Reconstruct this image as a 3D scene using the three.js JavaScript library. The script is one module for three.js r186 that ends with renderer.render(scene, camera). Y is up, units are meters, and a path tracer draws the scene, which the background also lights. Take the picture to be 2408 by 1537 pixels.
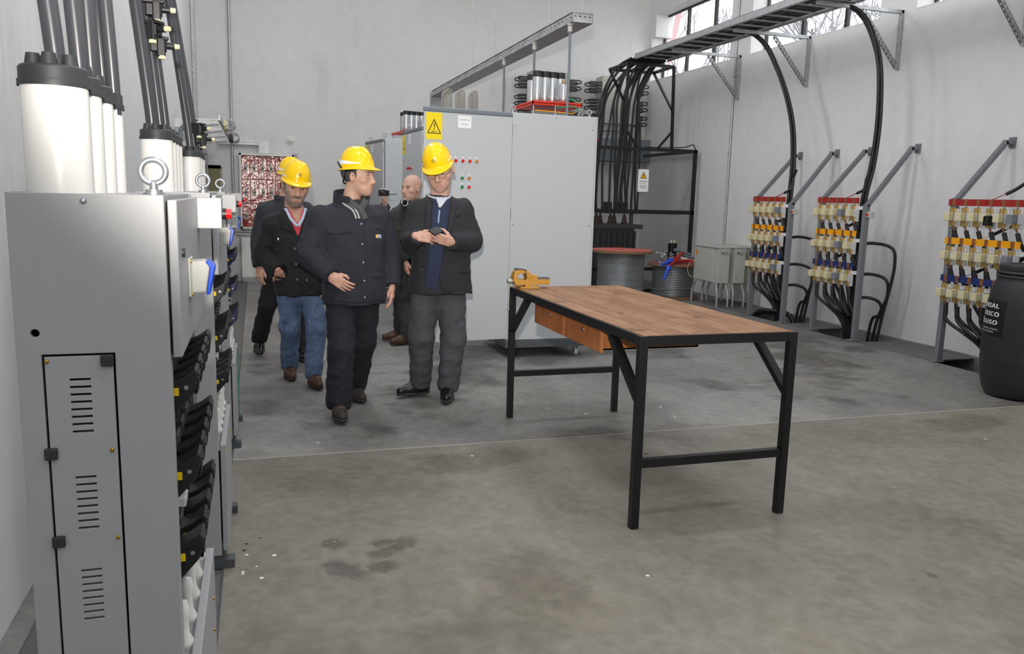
import * as THREE from 'three';
import { mergeGeometries, mergeVertices, toCreasedNormals } from 'three/addons/utils/BufferGeometryUtils.js';
import { RoundedBoxGeometry } from 'three/addons/geometries/RoundedBoxGeometry.js';
import { ImprovedNoise } from 'three/addons/math/ImprovedNoise.js';
import { RectAreaLightUniformsLib } from 'three/addons/lights/RectAreaLightUniformsLib.js';

// ---------------------------------------------------------------- camera, sky, lights, exposure
const scene = new THREE.Scene();
const renderer = new THREE.WebGLRenderer({ antialias: true });
renderer.toneMapping = THREE.LinearToneMapping;
renderer.toneMappingExposure = 1.0;
renderer.shadowMap.enabled = true;
const camera = new THREE.PerspectiveCamera(44.17, 2408 / 1537, 0.05, 200);
camera.rotation.order = 'YXZ';
camera.position.set(0, 1.5, 0);
camera.rotation.set(-0.159945, -0.30872, 0.0264125);
scene.add(camera);
scene.background = new THREE.Color(0.93, 0.97, 1.0);        // bright overcast winter sky
scene.backgroundIntensity = 3.2;
RectAreaLightUniformsLib.init();
// the photographer's flash, mounted just above the lens
const flash = new THREE.SpotLight(0xfff8ef, 85, 0, 0.66, 1, 2);
flash.position.set(-0.03, 1.74, -0.02);
flash.target.position.set(2.95, 4.0, -9.2);
flash.castShadow = true; flash.shadow.radius = 1.6; flash.shadow.mapSize.set(2048, 2048); flash.shadow.bias = -0.0005;
scene.add(flash, flash.target);
// fluorescent battens under the roof (fittings are built with the ceiling)
const BATTENS = [[0.7, 2.6], [3.3, 2.6], [0.7, -0.6], [3.3, -0.6], [0.7, -3.8], [3.3, -3.8], [0.7, -7.0], [3.3, -7.0], [0.7, -10.2], [3.3, -10.2]];
const BATTEN_Y = 5.45;
for (const [x, z] of BATTENS) for (const side of [-1, 1]) {        // twin tubes, each throwing its light down and to its side
  const l = new THREE.RectAreaLight(0xf8faff, 47, 0.12, 1.5);
  l.position.set(x + side * 0.10, BATTEN_Y - 0.075, z); l.lookAt(x + side * 6.1, BATTEN_Y - 5.2, z); scene.add(l);
}

// ---------------------------------------------------------------- helpers
let seed = 7;
const rnd = () => { seed = (seed * 1664525 + 1013904223) >>> 0; return seed / 4294967296; };
const rr = (a, b) => a + (b - a) * rnd();
const V = (x, y, z) => new THREE.Vector3(x, y, z);
const PI = Math.PI;
const used = new Map();
function numbered(n) { const k = used.get(n) ?? 0; used.set(n, k + 1); return k ? n + '_' + String(k).padStart(3, '0') : n; }
function clean(g) {
  let o = g.index ? g.toNonIndexed() : g;
  for (const k of Object.keys(o.attributes)) if (!['position', 'normal', 'uv', 'color'].includes(k)) o.deleteAttribute(k);
  if (!o.attributes.normal) o.computeVertexNormals();
  if (!o.attributes.uv) o.setAttribute('uv', new THREE.BufferAttribute(new Float32Array(o.attributes.position.count * 2), 2));
  return o;
}
function metric(g) {            // uv in metres, by the way each face points
  const p = g.attributes.position, n = g.attributes.normal, u = g.attributes.uv;
  for (let i = 0; i < p.count; i += 3) {
    const nx = Math.abs(n.getX(i) + n.getX(i + 1) + n.getX(i + 2)), ny = Math.abs(n.getY(i) + n.getY(i + 1) + n.getY(i + 2)), nz = Math.abs(n.getZ(i) + n.getZ(i + 1) + n.getZ(i + 2));
    for (let k = i; k < i + 3; k++) {
      const x = p.getX(k), y = p.getY(k), z = p.getZ(k);
      if (ny >= nx && ny >= nz) u.setXY(k, x, -z); else if (nx >= nz) u.setXY(k, -z, y); else u.setXY(k, x, y);
    }
  }
}
function geo(list, keep) {
  const gs = (Array.isArray(list) ? list : [list]).flat(3).map(clean);
  const col = gs.some(g => g.attributes.color);
  if (!col) gs.forEach(g => g.deleteAttribute('color'));
  const g = gs.length > 1 ? mergeGeometries(gs) : gs[0];
  if (!keep) metric(g);
  return g;
}
function mesh(name, list, mat, keep) {
  const m = new THREE.Mesh(geo(list, keep), mat); m.name = name; m.castShadow = m.receiveShadow = true; return m;
}
function part(parent, name, list, mat, keep) { const m = mesh(name, list, mat, keep); parent.add(m); return m; }
function thing(name, label, category, [x, y, z] = [0, 0, 0], turn = 0, group) {
  const o = new THREE.Group(); o.name = numbered(name); o.position.set(x, y, z); o.rotation.y = turn;
  o.userData = { label, category }; if (group) o.userData.group = group; scene.add(o); return o;
}
function solo(name, label, category, list, mat, group, keep) {
  const m = mesh(numbered(name), list, mat, keep); m.userData = { label, category }; if (group) m.userData.group = group; scene.add(m); return m;
}
function dup(root, [x, y, z], turn, label, group) {
  const r = root.clone(); r.name = numbered(root.name.replace(/_\d{3}$/, '')); r.position.set(x, y, z); r.rotation.y = turn; r.userData = { ...root.userData };
  if (label) r.userData.label = label; if (group) r.userData.group = group; scene.add(r); return r;
}
function struct(name, list, mat, keep) { const m = mesh(name, list, mat, keep); m.userData = { kind: 'structure' }; scene.add(m); return m; }
function structGroup(name) { const o = new THREE.Group(); o.name = name; o.userData = { kind: 'structure' }; scene.add(o); return o; }

const box = (w, h, d, x = 0, y = 0, z = 0) => new THREE.BoxGeometry(w, h, d).translate(x, y, z);
const bx = (x0, x1, y0, y1, z0, z1) => box(Math.abs(x1 - x0), Math.abs(y1 - y0), Math.abs(z1 - z0), (x0 + x1) / 2, (y0 + y1) / 2, (z0 + z1) / 2);
const rb = (w, h, d, x = 0, y = 0, z = 0, r = 0.004, s = 2) => new RoundedBoxGeometry(w, h, d, s, Math.min(r, w / 2.01, h / 2.01, d / 2.01)).translate(x, y, z);
const rbx = (x0, x1, y0, y1, z0, z1, r = 0.004, s = 2) => rb(Math.abs(x1 - x0), Math.abs(y1 - y0), Math.abs(z1 - z0), (x0 + x1) / 2, (y0 + y1) / 2, (z0 + z1) / 2, r, s);
function cyl(r, h, x = 0, y = 0, z = 0, axis = 'y', seg = 16, r2) {
  const g = new THREE.CylinderGeometry(r2 ?? r, r, h, seg);
  if (axis === 'x') g.rotateZ(-PI / 2); if (axis === 'z') g.rotateX(PI / 2);
  return g.translate(x, y, z);
}
const ball = (r, x, y, z, s = 10) => new THREE.SphereGeometry(r, s, Math.max(6, s * 0.7 | 0)).translate(x, y, z);
const lathe = (pts, seg = 20) => new THREE.LatheGeometry(pts.map(([r, y]) => new THREE.Vector2(Math.max(r, 1e-4), y)), seg);
function bar(a, b, w, h = w, r = 0) {         // square bar from a to b
  a = V(...a); b = V(...b); const d = b.clone().sub(a), L = d.length();
  const g = r ? new RoundedBoxGeometry(w, h, L, 1, r) : new THREE.BoxGeometry(w, h, L);
  const m = new THREE.Matrix4().lookAt(b, a, Math.abs(d.y) > 0.98 * L ? V(0, 0, 1) : V(0, 1, 0));
  return g.applyMatrix4(m).translate((a.x + b.x) / 2, (a.y + b.y) / 2, (a.z + b.z) / 2);
}
function rod(a, b, r, seg = 10, r2) {
  a = V(...a); b = V(...b); const d = b.clone().sub(a), L = d.length();
  const g = new THREE.CylinderGeometry(r2 ?? r, r, L, seg);
  g.applyQuaternion(new THREE.Quaternion().setFromUnitVectors(V(0, 1, 0), d.normalize()));
  return g.translate((a.x + b.x) / 2, (a.y + b.y) / 2, (a.z + b.z) / 2);
}
function tube(pts, r, n = 40, rs = 8, closed = false) {
  return new THREE.TubeGeometry(new THREE.CatmullRomCurve3(pts.map(p => V(...p)), closed, 'centripetal'), n, r, rs, closed);
}
function ext(pts, depth, holes = [], bevel = 0) {      // outline in xy, extruded along +z from 0 to depth
  const s = new THREE.Shape(pts.map(p => new THREE.Vector2(...p)));
  for (const h of holes) s.holes.push(new THREE.Path(h.map(p => new THREE.Vector2(...p))));
  return new THREE.ExtrudeGeometry(s, bevel ? { depth: depth - 2 * bevel, bevelEnabled: true, bevelThickness: bevel, bevelSize: bevel, bevelSegments: 2, bevelOffset: -bevel } : { depth, bevelEnabled: false }).translate(0, 0, bevel);
}
const rect = (x0, x1, y0, y1) => [[x0, y0], [x1, y0], [x1, y1], [x0, y1]];

// ---------------------------------------------------------------- textures
const HASH = new Float32Array(65536); { let s = 12345; for (let i = 0; i < 65536; i++) { s = (s * 1664525 + 1013904223) >>> 0; HASH[i] = s / 4294967296; } }
function vn(x, y, P, k) {        // value noise, periodic with P cells
  const xi = Math.floor(x), yi = Math.floor(y), fx = x - xi, fy = y - yi, u = fx * fx * (3 - 2 * fx), v = fy * fy * (3 - 2 * fy);
  const h = (a, b) => HASH[((((a % P) + P) % P) * 193 + (((b % P) + P) % P) * 7919 + k * 4517) & 65535];
  return (h(xi, yi) * (1 - u) + h(xi + 1, yi) * u) * (1 - v) + (h(xi, yi + 1) * (1 - u) + h(xi + 1, yi + 1) * u) * v;
}
function fbm(u, v, P, oct, k = 0) { let s = 0, a = 0.5, t = 0; for (let o = 0; o < oct; o++) { s += a * vn(u * P, v * P, P, k + o); t += a; P *= 2; a *= 0.55; } return s / t; }
function tex(n, metres, f, srgb = true, my = metres) {
  const d = new Uint8Array(n * n * 4);
  for (let j = 0; j < n; j++) for (let i = 0; i < n; i++) {
    const c = f((i + 0.5) / n, (j + 0.5) / n), o = (j * n + i) * 4;
    if (typeof c === 'number') d[o] = d[o + 1] = d[o + 2] = Math.max(0, Math.min(255, c * 255)); else for (let k = 0; k < 3; k++) d[o + k] = Math.max(0, Math.min(255, c[k]));
    d[o + 3] = 255;
  }
  const t = new THREE.DataTexture(d, n, n); t.wrapS = t.wrapT = THREE.RepeatWrapping; t.magFilter = THREE.LinearFilter; t.minFilter = THREE.LinearMipmapLinearFilter; t.generateMipmaps = true;
  t.repeat.set(1 / metres, 1 / my); if (srgb) t.colorSpace = THREE.SRGBColorSpace; t.needsUpdate = true; return t;
}
function canvasTex(w, h, draw) {
  const c = document.createElement('canvas'); c.width = w; c.height = h; draw(c.getContext('2d'), w, h);
  const t = new THREE.CanvasTexture(c); t.colorSpace = THREE.SRGBColorSpace; t.anisotropy = 8; return t;
}
const std = (color, roughness = 0.6, metalness = 0, extra = {}) => new THREE.MeshStandardMaterial({ color, roughness, metalness, ...extra });

// plaster and concrete
const sm = (a, b, x) => { x = Math.min(1, Math.max(0, (x - a) / (b - a))); return x * x * (3 - 2 * x); };
const wallMap = tex(1024, 5, (u, v) => { const n = fbm(u, v, 3, 6, 1), f = fbm(u, v, 60, 3, 9), s = sm(0.62, 0.8, fbm(u, v * 0.35 + 0.1, 9, 4, 20)); const g = 221 + (n - 0.5) * 14 + (f - 0.5) * 7 - s * 9; return [g + 0.5, g, g - 0.5]; });
const wallBump = tex(512, 1.2, (u, v) => 0.5 + (fbm(u, v, 10, 5, 40) - 0.5) * 0.9, false);
const M = {};
M.wall = std(0xffffff, 0.62, 0, { map: wallMap, bumpMap: wallBump, bumpScale: 0.0016 });
function concrete(k, base, warm, stain) {
  return tex(768, 3.6, (u, v) => {
    const n = fbm(u, v, 3, 7, k), f = fbm(u, v, 90, 3, k + 11), m = fbm(u + 0.3 * fbm(u, v, 4, 3, k + 2), v, 7, 5, k + 30);
    const st = sm(0.56, 0.72, fbm(u * 1 + 0.1, v * 1, 5, 6, k + 50)) * stain, sw = sm(0.5, 0.75, fbm(u, v * 1, 14, 3, k + 70)) * 0.35;
    const g = base + (n - 0.5) * 42 + (f - 0.5) * 26 + (m - 0.5) * 26 - st * 34 - sw * 16 * stain;
    const w = warm * (0.6 + 0.8 * fbm(u, v, 4, 3, k + 90));
    return [g + w, g + w * 0.35, g - w * 0.9];
  });
}
const concBump = tex(512, 1.0, (u, v) => fbm(u, v, 16, 5, 55), false);
const concRough = tex(512, 3.6, (u, v) => 0.30 + 0.34 * fbm(u, v, 5, 5, 77) + 0.08 * fbm(u, v, 60, 2, 5), false);
M.concNear = std(0xffffff, 1, 0, { map: concrete(3, 121, 9, 0.6), roughnessMap: concRough, bumpMap: concBump, bumpScale: 0.0008 });
M.concMid = std(0xffffff, 1, 0, { map: concrete(23, 127, 3.5, 1.0), roughnessMap: concRough, bumpMap: concBump, bumpScale: 0.0008 });
M.concFar = std(0xffffff, 1, 0, { map: concrete(43, 126, 3.5, 0.5), roughnessMap: concRough, bumpMap: concBump, bumpScale: 0.0008 });
M.joint = std(0xaaa79f, 0.9);
M.curb = std(0xffffff, 0.9, 0, { map: concrete(63, 128, 3, 0.8), bumpMap: concBump, bumpScale: 0.003 });
// steel chequer plate
const chequer = tex(512, 0.24, (u, v) => {
  let h = 0; for (const [ox, oy, a] of [[0.25, 0.25, 0.785], [0.75, 0.25, -0.785], [0.25, 0.75, -0.785], [0.75, 0.75, 0.785]]) { const x = u - ox, y = v - oy, c = Math.cos(a), s = Math.sin(a), p = (x * c + y * s) / 0.19, q = (-x * s + y * c) / 0.055; h = Math.max(h, 1 - sm(0.6, 1, p * p + q * q)); }
  return h;
}, false);
M.plate = std(0x6c6a66, 0.62, 0.25, { bumpMap: chequer, bumpScale: 0.0022 });
// metals and paints
const galvMap = tex(512, 0.5, (u, v) => { const n = fbm(u, v, 8, 4, 120), f = fbm(u, v, 40, 3, 131); const g = 178 + (n - 0.5) * 46 + (f - 0.5) * 30; return [g - 2, g, g + 2]; });
M.galv = std(0xffffff, 0.42, 0.55, { map: galvMap });
M.zinc = std(0xa9aeb1, 0.36, 0.85);
M.chrome = std(0xd8dadc, 0.18, 1);
const paintBump = tex(256, 0.06, (u, v) => fbm(u, v, 8, 3, 201), false);
M.cab = std(0xb4b6b7, 0.42, 0, { bumpMap: paintBump, bumpScale: 0.0002 });
M.cabRow = std(0xa3a4a5, 0.46, 0, { bumpMap: paintBump, bumpScale: 0.0002 });
M.cabTrim = std(0x6f7880, 0.5);
M.plinth = std(0x4a4e52, 0.6);
M.black = std(0x141416, 0.45);
M.blackSteel = std(0x111113, 0.4, 0, { bumpMap: paintBump, bumpScale: 0.0003 });
M.rubber = std(0x2a2b2e, 0.5);
M.cable = std(0x1b1b1e, 0.42);
M.cableThick = std(0x35363b, 0.3);
M.pvc = std(0xe9e7e2, 0.33);
M.brass = std(0xb58a3c, 0.3, 0.9);
M.copper = std(0xa8704a, 0.35, 0.6);
M.goldish = std(0xe0bd78, 0.25, 0.65);
M.redBar = std(0xa11d1d, 0.42);
M.yellowBar = std(0xf2a400, 0.42);
M.blueBar = std(0x1d2f6b, 0.42);
M.cream = std(0xd8cfa6, 0.5);
M.white = std(0xe6e6e2, 0.5);
M.clearP = std(0xd4d6d8, 0.25);
M.post = std(0x74777b, 0.5);
M.boxGrey = std(0xb5b6ae, 0.5);
M.redLamp = std(0xd01414, 0.15);
M.greenLamp = std(0x0e7d3a, 0.2);
M.amberLamp = std(0xc4780e, 0.2);
M.blueCap = std(0x1f4fd0, 0.3);
M.yellowTab = std(0xf5d000, 0.45);
M.handle = std(0x17171a, 0.42);
M.navy = std(0x1b2444, 0.4);
M.glass = new THREE.MeshPhysicalMaterial({ color: 0xffffff, roughness: 0.02, transmission: 1, thickness: 0, ior: 1.45 });
M.alu = std(0xc4c8cb, 0.3, 0.8);
M.redTray = std(0xd2321a, 0.4);
M.stainless = std(0xb7b4ad, 0.38, 0.7);
M.element = std(0x4b4c4e, 0.45, 0.5);
M.elementOld = std(0x9a958c, 0.6, 0.3);
M.greenWire = std(0x2f8f6a, 0.5);

// ---------------------------------------------------------------- the room
const XL = -0.84, XR = 7.05, ZB = -14.18, ZF = 4.0, YC = 6.0;
const trenchX = 6.36, leftPlateX = -0.158, curbX = -0.765;
{
  const floor = structGroup('floor');
  const joints = [4.0, -1.42, -4.615, -7.815, -11.0, ZB];
  const mats = [M.concNear, M.concNear, M.concMid, M.concFar, M.concFar];
  for (let i = 0; i < 5; i++) {
    const z0 = joints[i] - (i ? 0.006 : 0), z1 = joints[i + 1] + (i < 4 ? 0.006 : 0);
    part(floor, 'slab', rbx(leftPlateX, i === 4 ? XR : trenchX, -0.2, 0, z1, z0, 0.004, 1), mats[i]);
    if (i) part(floor, 'joint_strip', bx(leftPlateX, trenchX, -0.2, -0.0015, joints[i] - 0.006, joints[i] + 0.006), M.joint);
  }
  part(floor, 'trench_bed', [bx(trenchX, XR, -0.6, -0.5, -11, 4), bx(XL, leftPlateX, -0.6, -0.5, ZB, 4)], M.concFar);
  part(floor, 'trench_wall', [bx(trenchX - 0.06, trenchX, -0.6, -0.2, -11, 4), bx(leftPlateX, leftPlateX + 0.06, -0.6, -0.2, ZB, 4), bx(trenchX, XR, -0.6, -0.2, -11.06, -11)], M.curb);
  part(floor, 'wall_kerb', [bx(XL, curbX, -0.5, 0.004, ZB, 4), bx(6.97, XR, -0.5, 0.006, -11, 4)], M.curb);
  for (let k = 0; k < 12; k++) { const z1 = 4 - k * 1.55; if (z1 > ZB) part(floor, 'cover_plate', bx(curbX, leftPlateX, -0.016, -0.004, Math.max(ZB, z1 - 1.546), z1), M.plate); }
  for (const [z0, z1] of [[-10.98, -10.2], [-10.196, -9.62], [-8.66, -8.2], [-7.30, -6.75], [-6.746, -6.28], [-5.3, -4.2], [-4.196, -2.6], [-2.596, -1], [-0.996, 0.6], [0.604, 2.2], [2.204, 4]]) {
    const zm = -(z0 + z1) / 2;
    part(floor, 'cover_plate', ext(rect(trenchX + 0.004, 6.966, -z1, -z0), 0.013, z1 < -5.5 ? [rect(6.6, 6.74, zm - 0.008, zm + 0.008)] : []).rotateX(-PI / 2).translate(0, -0.016, 0), M.plate);
  }
  part(floor, 'trench_edge', [bx(trenchX - 0.004, trenchX + 0.004, -0.05, 0.001, -11, 4), bx(leftPlateX - 0.005, leftPlateX + 0.003, -0.05, 0.001, ZB, 4)], M.plinth);
}
{
  // dried drips and a scuff on the near slab, paint specks by the cabinets
  const fl = scene.getObjectByName('floor'); const blob = tex(128, 1, (u, v) => { const r = Math.hypot(u - 0.5, v - 0.5) * 2; return sm(0.95, 0.45, r + (fbm(u, v, 5, 4, 1200) - 0.5) * 0.7) * (0.45 + 0.5 * fbm(u, v, 12, 3, 1210)); }, false);
  const stainM = std(0x37332f, 0.75, 0, { alphaMap: blob, transparent: true, depthWrite: false, opacity: 0.38 });
  for (const [x, z, w, d] of [[0.58, -3.30, 0.16, 0.11], [0.495, -3.225, 0.17, 0.10], [0.47, -3.095, 0.14, 0.12], [0.296, -3.35, 0.13, 0.10], [0.32, -3.09, 0.24, 0.12], [0.50, -3.32, 0.11, 0.08], [2.63, -2.45, 0.05, 0.05]]) part(fl, 'oil_stain', new THREE.PlaneGeometry(w * 1.3, d * 1.3).rotateX(-PI / 2).rotateY(x * 7).translate(x, 0.0012, z), stainM, true);
  seed = 99; for (let k = 0; k < 26; k++) { const x = k < 10 ? rr(-0.13, 0.05) : rr(-0.1, 5.5), z = k < 10 ? rr(-3.5, -3.05) : rr(-6.5, -2.3), r = rr(0.004, 0.010); part(fl, 'paint_speck', cyl(r, 0.0012, x, 0.0006, z, 'y', 7), k % 4 ? M.white : M.rubber); }
}
struct('wall_left', bx(XL - 0.3, XL, -0.6, YC, ZB - 0.3, ZF + 0.3), M.wall);
struct('wall_back', bx(XL - 0.3, XR + 0.4, -0.6, YC, ZB - 0.3, ZB), M.wall);
struct('wall_front', bx(XL - 0.3, XR + 0.4, -0.6, YC, ZF, ZF + 0.3), M.wall);
struct('ceiling', bx(XL - 0.3, XR + 0.4, YC, YC + 0.25, ZB - 0.3, ZF + 0.3), M.wall);
const WIN = [[-14.06, -11.39], [-10.83, -8.19], [-7.63, -4.99], [-4.43, -1.79], [-1.23, 1.41]];
{
  const s = 3.685, t = 4.85;
  // outline in (z, y): shape x = -z so that extruding and turning puts the thickness along +x
  const holes = WIN.map(([a, b], i) => i === 0 ? [[-b, s], [-a, s], [-a, 4.46], [-a - 0.14, 4.46], [-a - 0.14, t], [-b, t]] : rect(-b, -a, s, t));
  const g = ext(rect(-ZF - 0.3, -ZB + 0.3, -0.6, YC), 0.34, holes).rotateY(PI / 2).translate(XR, 0, 0);
  struct('wall_right', g, M.wall);
  WIN.forEach(([a, b], i) => {
    const w = structGroup('window_' + (i + 1)); const X = XR + 0.235, f = 0.03;
    const n = 3, step = (b - a) / n;
    part(w, 'window_frame', [bx(X, X + 0.04, s, s + f, a, b), bx(X, X + 0.04, t - f, t, a, b), bx(X, X + 0.04, s, t, a, a + f), bx(X, X + 0.04, s, t, b - f, b)], M.black);
    for (let k = 1; k < n; k++) part(w, 'mullion', bx(X - 0.005, X + 0.045, s + f, t - f, a + k * step - 0.024, a + k * step + 0.024), M.black);
    for (let k = 0; k < n; k++) part(w, 'pane', bx(X + 0.016, X + 0.02, s + f, t - f, a + k * step + 0.02, a + (k + 1) * step - 0.02), M.glass);
    part(w, 'window_sill', rbx(XR - 0.004, X, s - 0.012, s + 0.004, a, b, 0.004), M.wall);
  });
}
// fluorescent battens
{
  const tubeM = std(0xffffff, 0.4, 0, { emissive: 0xf6f9ff, emissiveIntensity: 1.2 });
  BATTENS.forEach(([x, z], i) => {
    const o = thing('ceiling_light', 'white fluorescent batten light hanging under the ceiling', 'ceiling light', [x, BATTEN_Y, z], 0, 'fluorescent battens under the ceiling');
    part(o, 'housing', ext([[-0.14, -0.03], [0.14, -0.03], [0.07, 0.05], [-0.07, 0.05]], 1.5).translate(0, 0, -0.75), M.white);
    for (const s of [-1, 1]) part(o, 'lamp_tube', cyl(0.013, 1.44, s * 0.06, -0.046, 0, 'z', 10), tubeM);
    for (const s of [-1, 1]) part(o, 'suspension_rod', rod([0, 0.05, s * 0.6], [0, YC - BATTEN_Y, s * 0.6], 0.005, 6), M.galv);
  });
}
// outside: bare trees and a red steel brace beyond the first window
{
  const bark = std(0x8d8a92, 0.9);
  function tree(x, z, h, sd) {
    seed = sd; const o = thing('bare_tree', sd === 31 ? 'bare winter tree outside nearest the corner window' : sd === 32 ? 'bare winter tree outside between the first two windows' : sd === 33 ? 'bare winter tree outside behind the second window' : 'bare winter tree outside farthest along the wall', 'tree', [x, 0, z]);
    const tr = [], br = [];
    (function grow(p, d, L, r, n) {
      const e = p.clone().addScaledVector(d, L); const mid = p.clone().lerp(e, 0.5).add(V(rr(-1, 1), rr(-1, 1), rr(-1, 1)).multiplyScalar(L * 0.06));
      (n > 3 ? tr : br).push(tube([p.toArray(), mid.toArray(), e.toArray()], r, 4, n > 3 ? 7 : 4));
      if (!n) return;
      for (let k = 0; k < (n > 4 ? 3 : n > 2 ? 3 : 2); k++) { const q = d.clone().add(V(rr(-0.75, 0.75), rr(-0.25, 0.55), rr(-0.75, 0.75))).normalize(); grow(e.clone().lerp(p, rr(0, 0.35)), q, L * rr(0.62, 0.82), r * 0.62, n - 1); }
    })(V(0, -0.3, 0), V(0, 1, 0), h * 0.42, h * 0.022, 6);
    part(o, 'trunk', tr, bark); part(o, 'branches', br, bark);
  }
  tree(14.0, -26, 7.0, 31); tree(20, -21.5, 8.2, 32); tree(13.0, -15.2, 6.6, 33); tree(19, -9.5, 8.2, 34);
  const b = thing('red_brace', 'faded red diagonal steel brace outside the corner window', 'steel brace', [9.6, 0, -18.9]);
  part(b, 'beam', bar([0, 3.8, 0.2], [0, 6.6, 1.3], 0.15, 0.13), std(0xc9a3a6, 0.8));
  part(b, 'support_post', bx(-0.1, 0.1, -0.3, 3.95, 0.1, 0.3), std(0xc98f92, 0.7));
  struct('ground_outside', bx(XR + 0.4, 40, -0.5, -0.3, -40, 20), M.concFar);
}
// conduits on the walls
function conduit(label, pts, r, clips) {
  const o = thing('conduit', label, 'conduit'); part(o, 'pipe', pts.length === 2 ? rod(pts[0], pts[1], r, 10) : tube(pts, r, 60, 8), M.galv);
  for (const [x, y, z] of clips) part(o, 'clip', box(0.05, 0.02, 0.05, x, y, z), M.galv);
}
conduit('galvanised conduit running up the back wall left of the red breaker board', [[-0.345, 0.8, ZB + 0.03], [-0.335, 5.9, ZB + 0.03]], 0.024, [[-0.34, 1.5, ZB + 0.02], [-0.34, 2.9, ZB + 0.02], [-0.34, 4.3, ZB + 0.02]]);
conduit('thin conduit running down the right wall behind the small grey boxes', [[XR - 0.025, 0.3, -11.16], [XR - 0.025, 5.9, -11.18]], 0.017, [[XR - 0.015, 2.25, -11.17], [XR - 0.015, 3.4, -11.17]]);
[-12.95, -13.2, -13.4].forEach((z, i) => conduit(['leftmost', 'middle', 'rightmost'][i] + ' of three thin conduits on the left wall by the corner', [[XL + 0.02, 2.35, z], [XL + 0.02, 5.9, z]], 0.014, [[XL + 0.012, 3.2, z]]));
{
  const o = thing('wall_sensor', 'small round white detector on the back wall above the red breaker board', 'sensor', [0.575, 2.33, ZB]);
  part(o, 'base', cyl(0.07, 0.015, 0, 0, 0.008, 'z', 20), M.white); part(o, 'dome', new THREE.SphereGeometry(0.055, 16, 8, 0, PI * 2, 0, PI / 2).rotateX(PI / 2).translate(0, 0, 0.015), M.white);
}

// ---------------------------------------------------------------- left row of distribution cabinets
const CABX = -0.289, CABZ = [-1.95, -3.55, -5.15];
const slot = (x0, x1, y, h = 0.0065) => rect(x0, x1, y - h / 2, y + h / 2);
const handleGeo = (() => {         // fuse-switch grip: profile in (outward, up), extruded along the row
  const g = ext([[0, -0.052], [0.012, -0.05], [0.046, -0.012], [0.056, 0.02], [0.055, 0.036], [0.05, 0.041], [0.026, 0.024], [0, 0.014]], 0.07, [], 0.004).translate(0, 0, -0.035);
  const ribs = []; for (let k = 0; k < 5; k++) ribs.push(box(0.007, 0.004, 0.05, 0.0545 - k * 0.001, 0.026 - k * 0.009, 0));
  return geo([g, ...ribs]);
})();
const insulatorGeo = lathe([[0, 0], [0.010, 0.001], [0.019, 0.012], [0.021, 0.022], [0.013, 0.038], [0.012, 0.07], [0.016, 0.085], [0.011, 0.11], [0, 0.112]], 12);
const eyeGeo = geo([new THREE.TorusGeometry(0.023, 0.0058, 10, 28).translate(0, 0.045, 0), cyl(0.016, 0.008, 0, 0.006, 0, 'y', 16), cyl(0.008, 0.02, 0, 0.014, 0, 'y', 12), cyl(0.021, 0.004, 0, 0.002, 0, 'y', 6)]);
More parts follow.
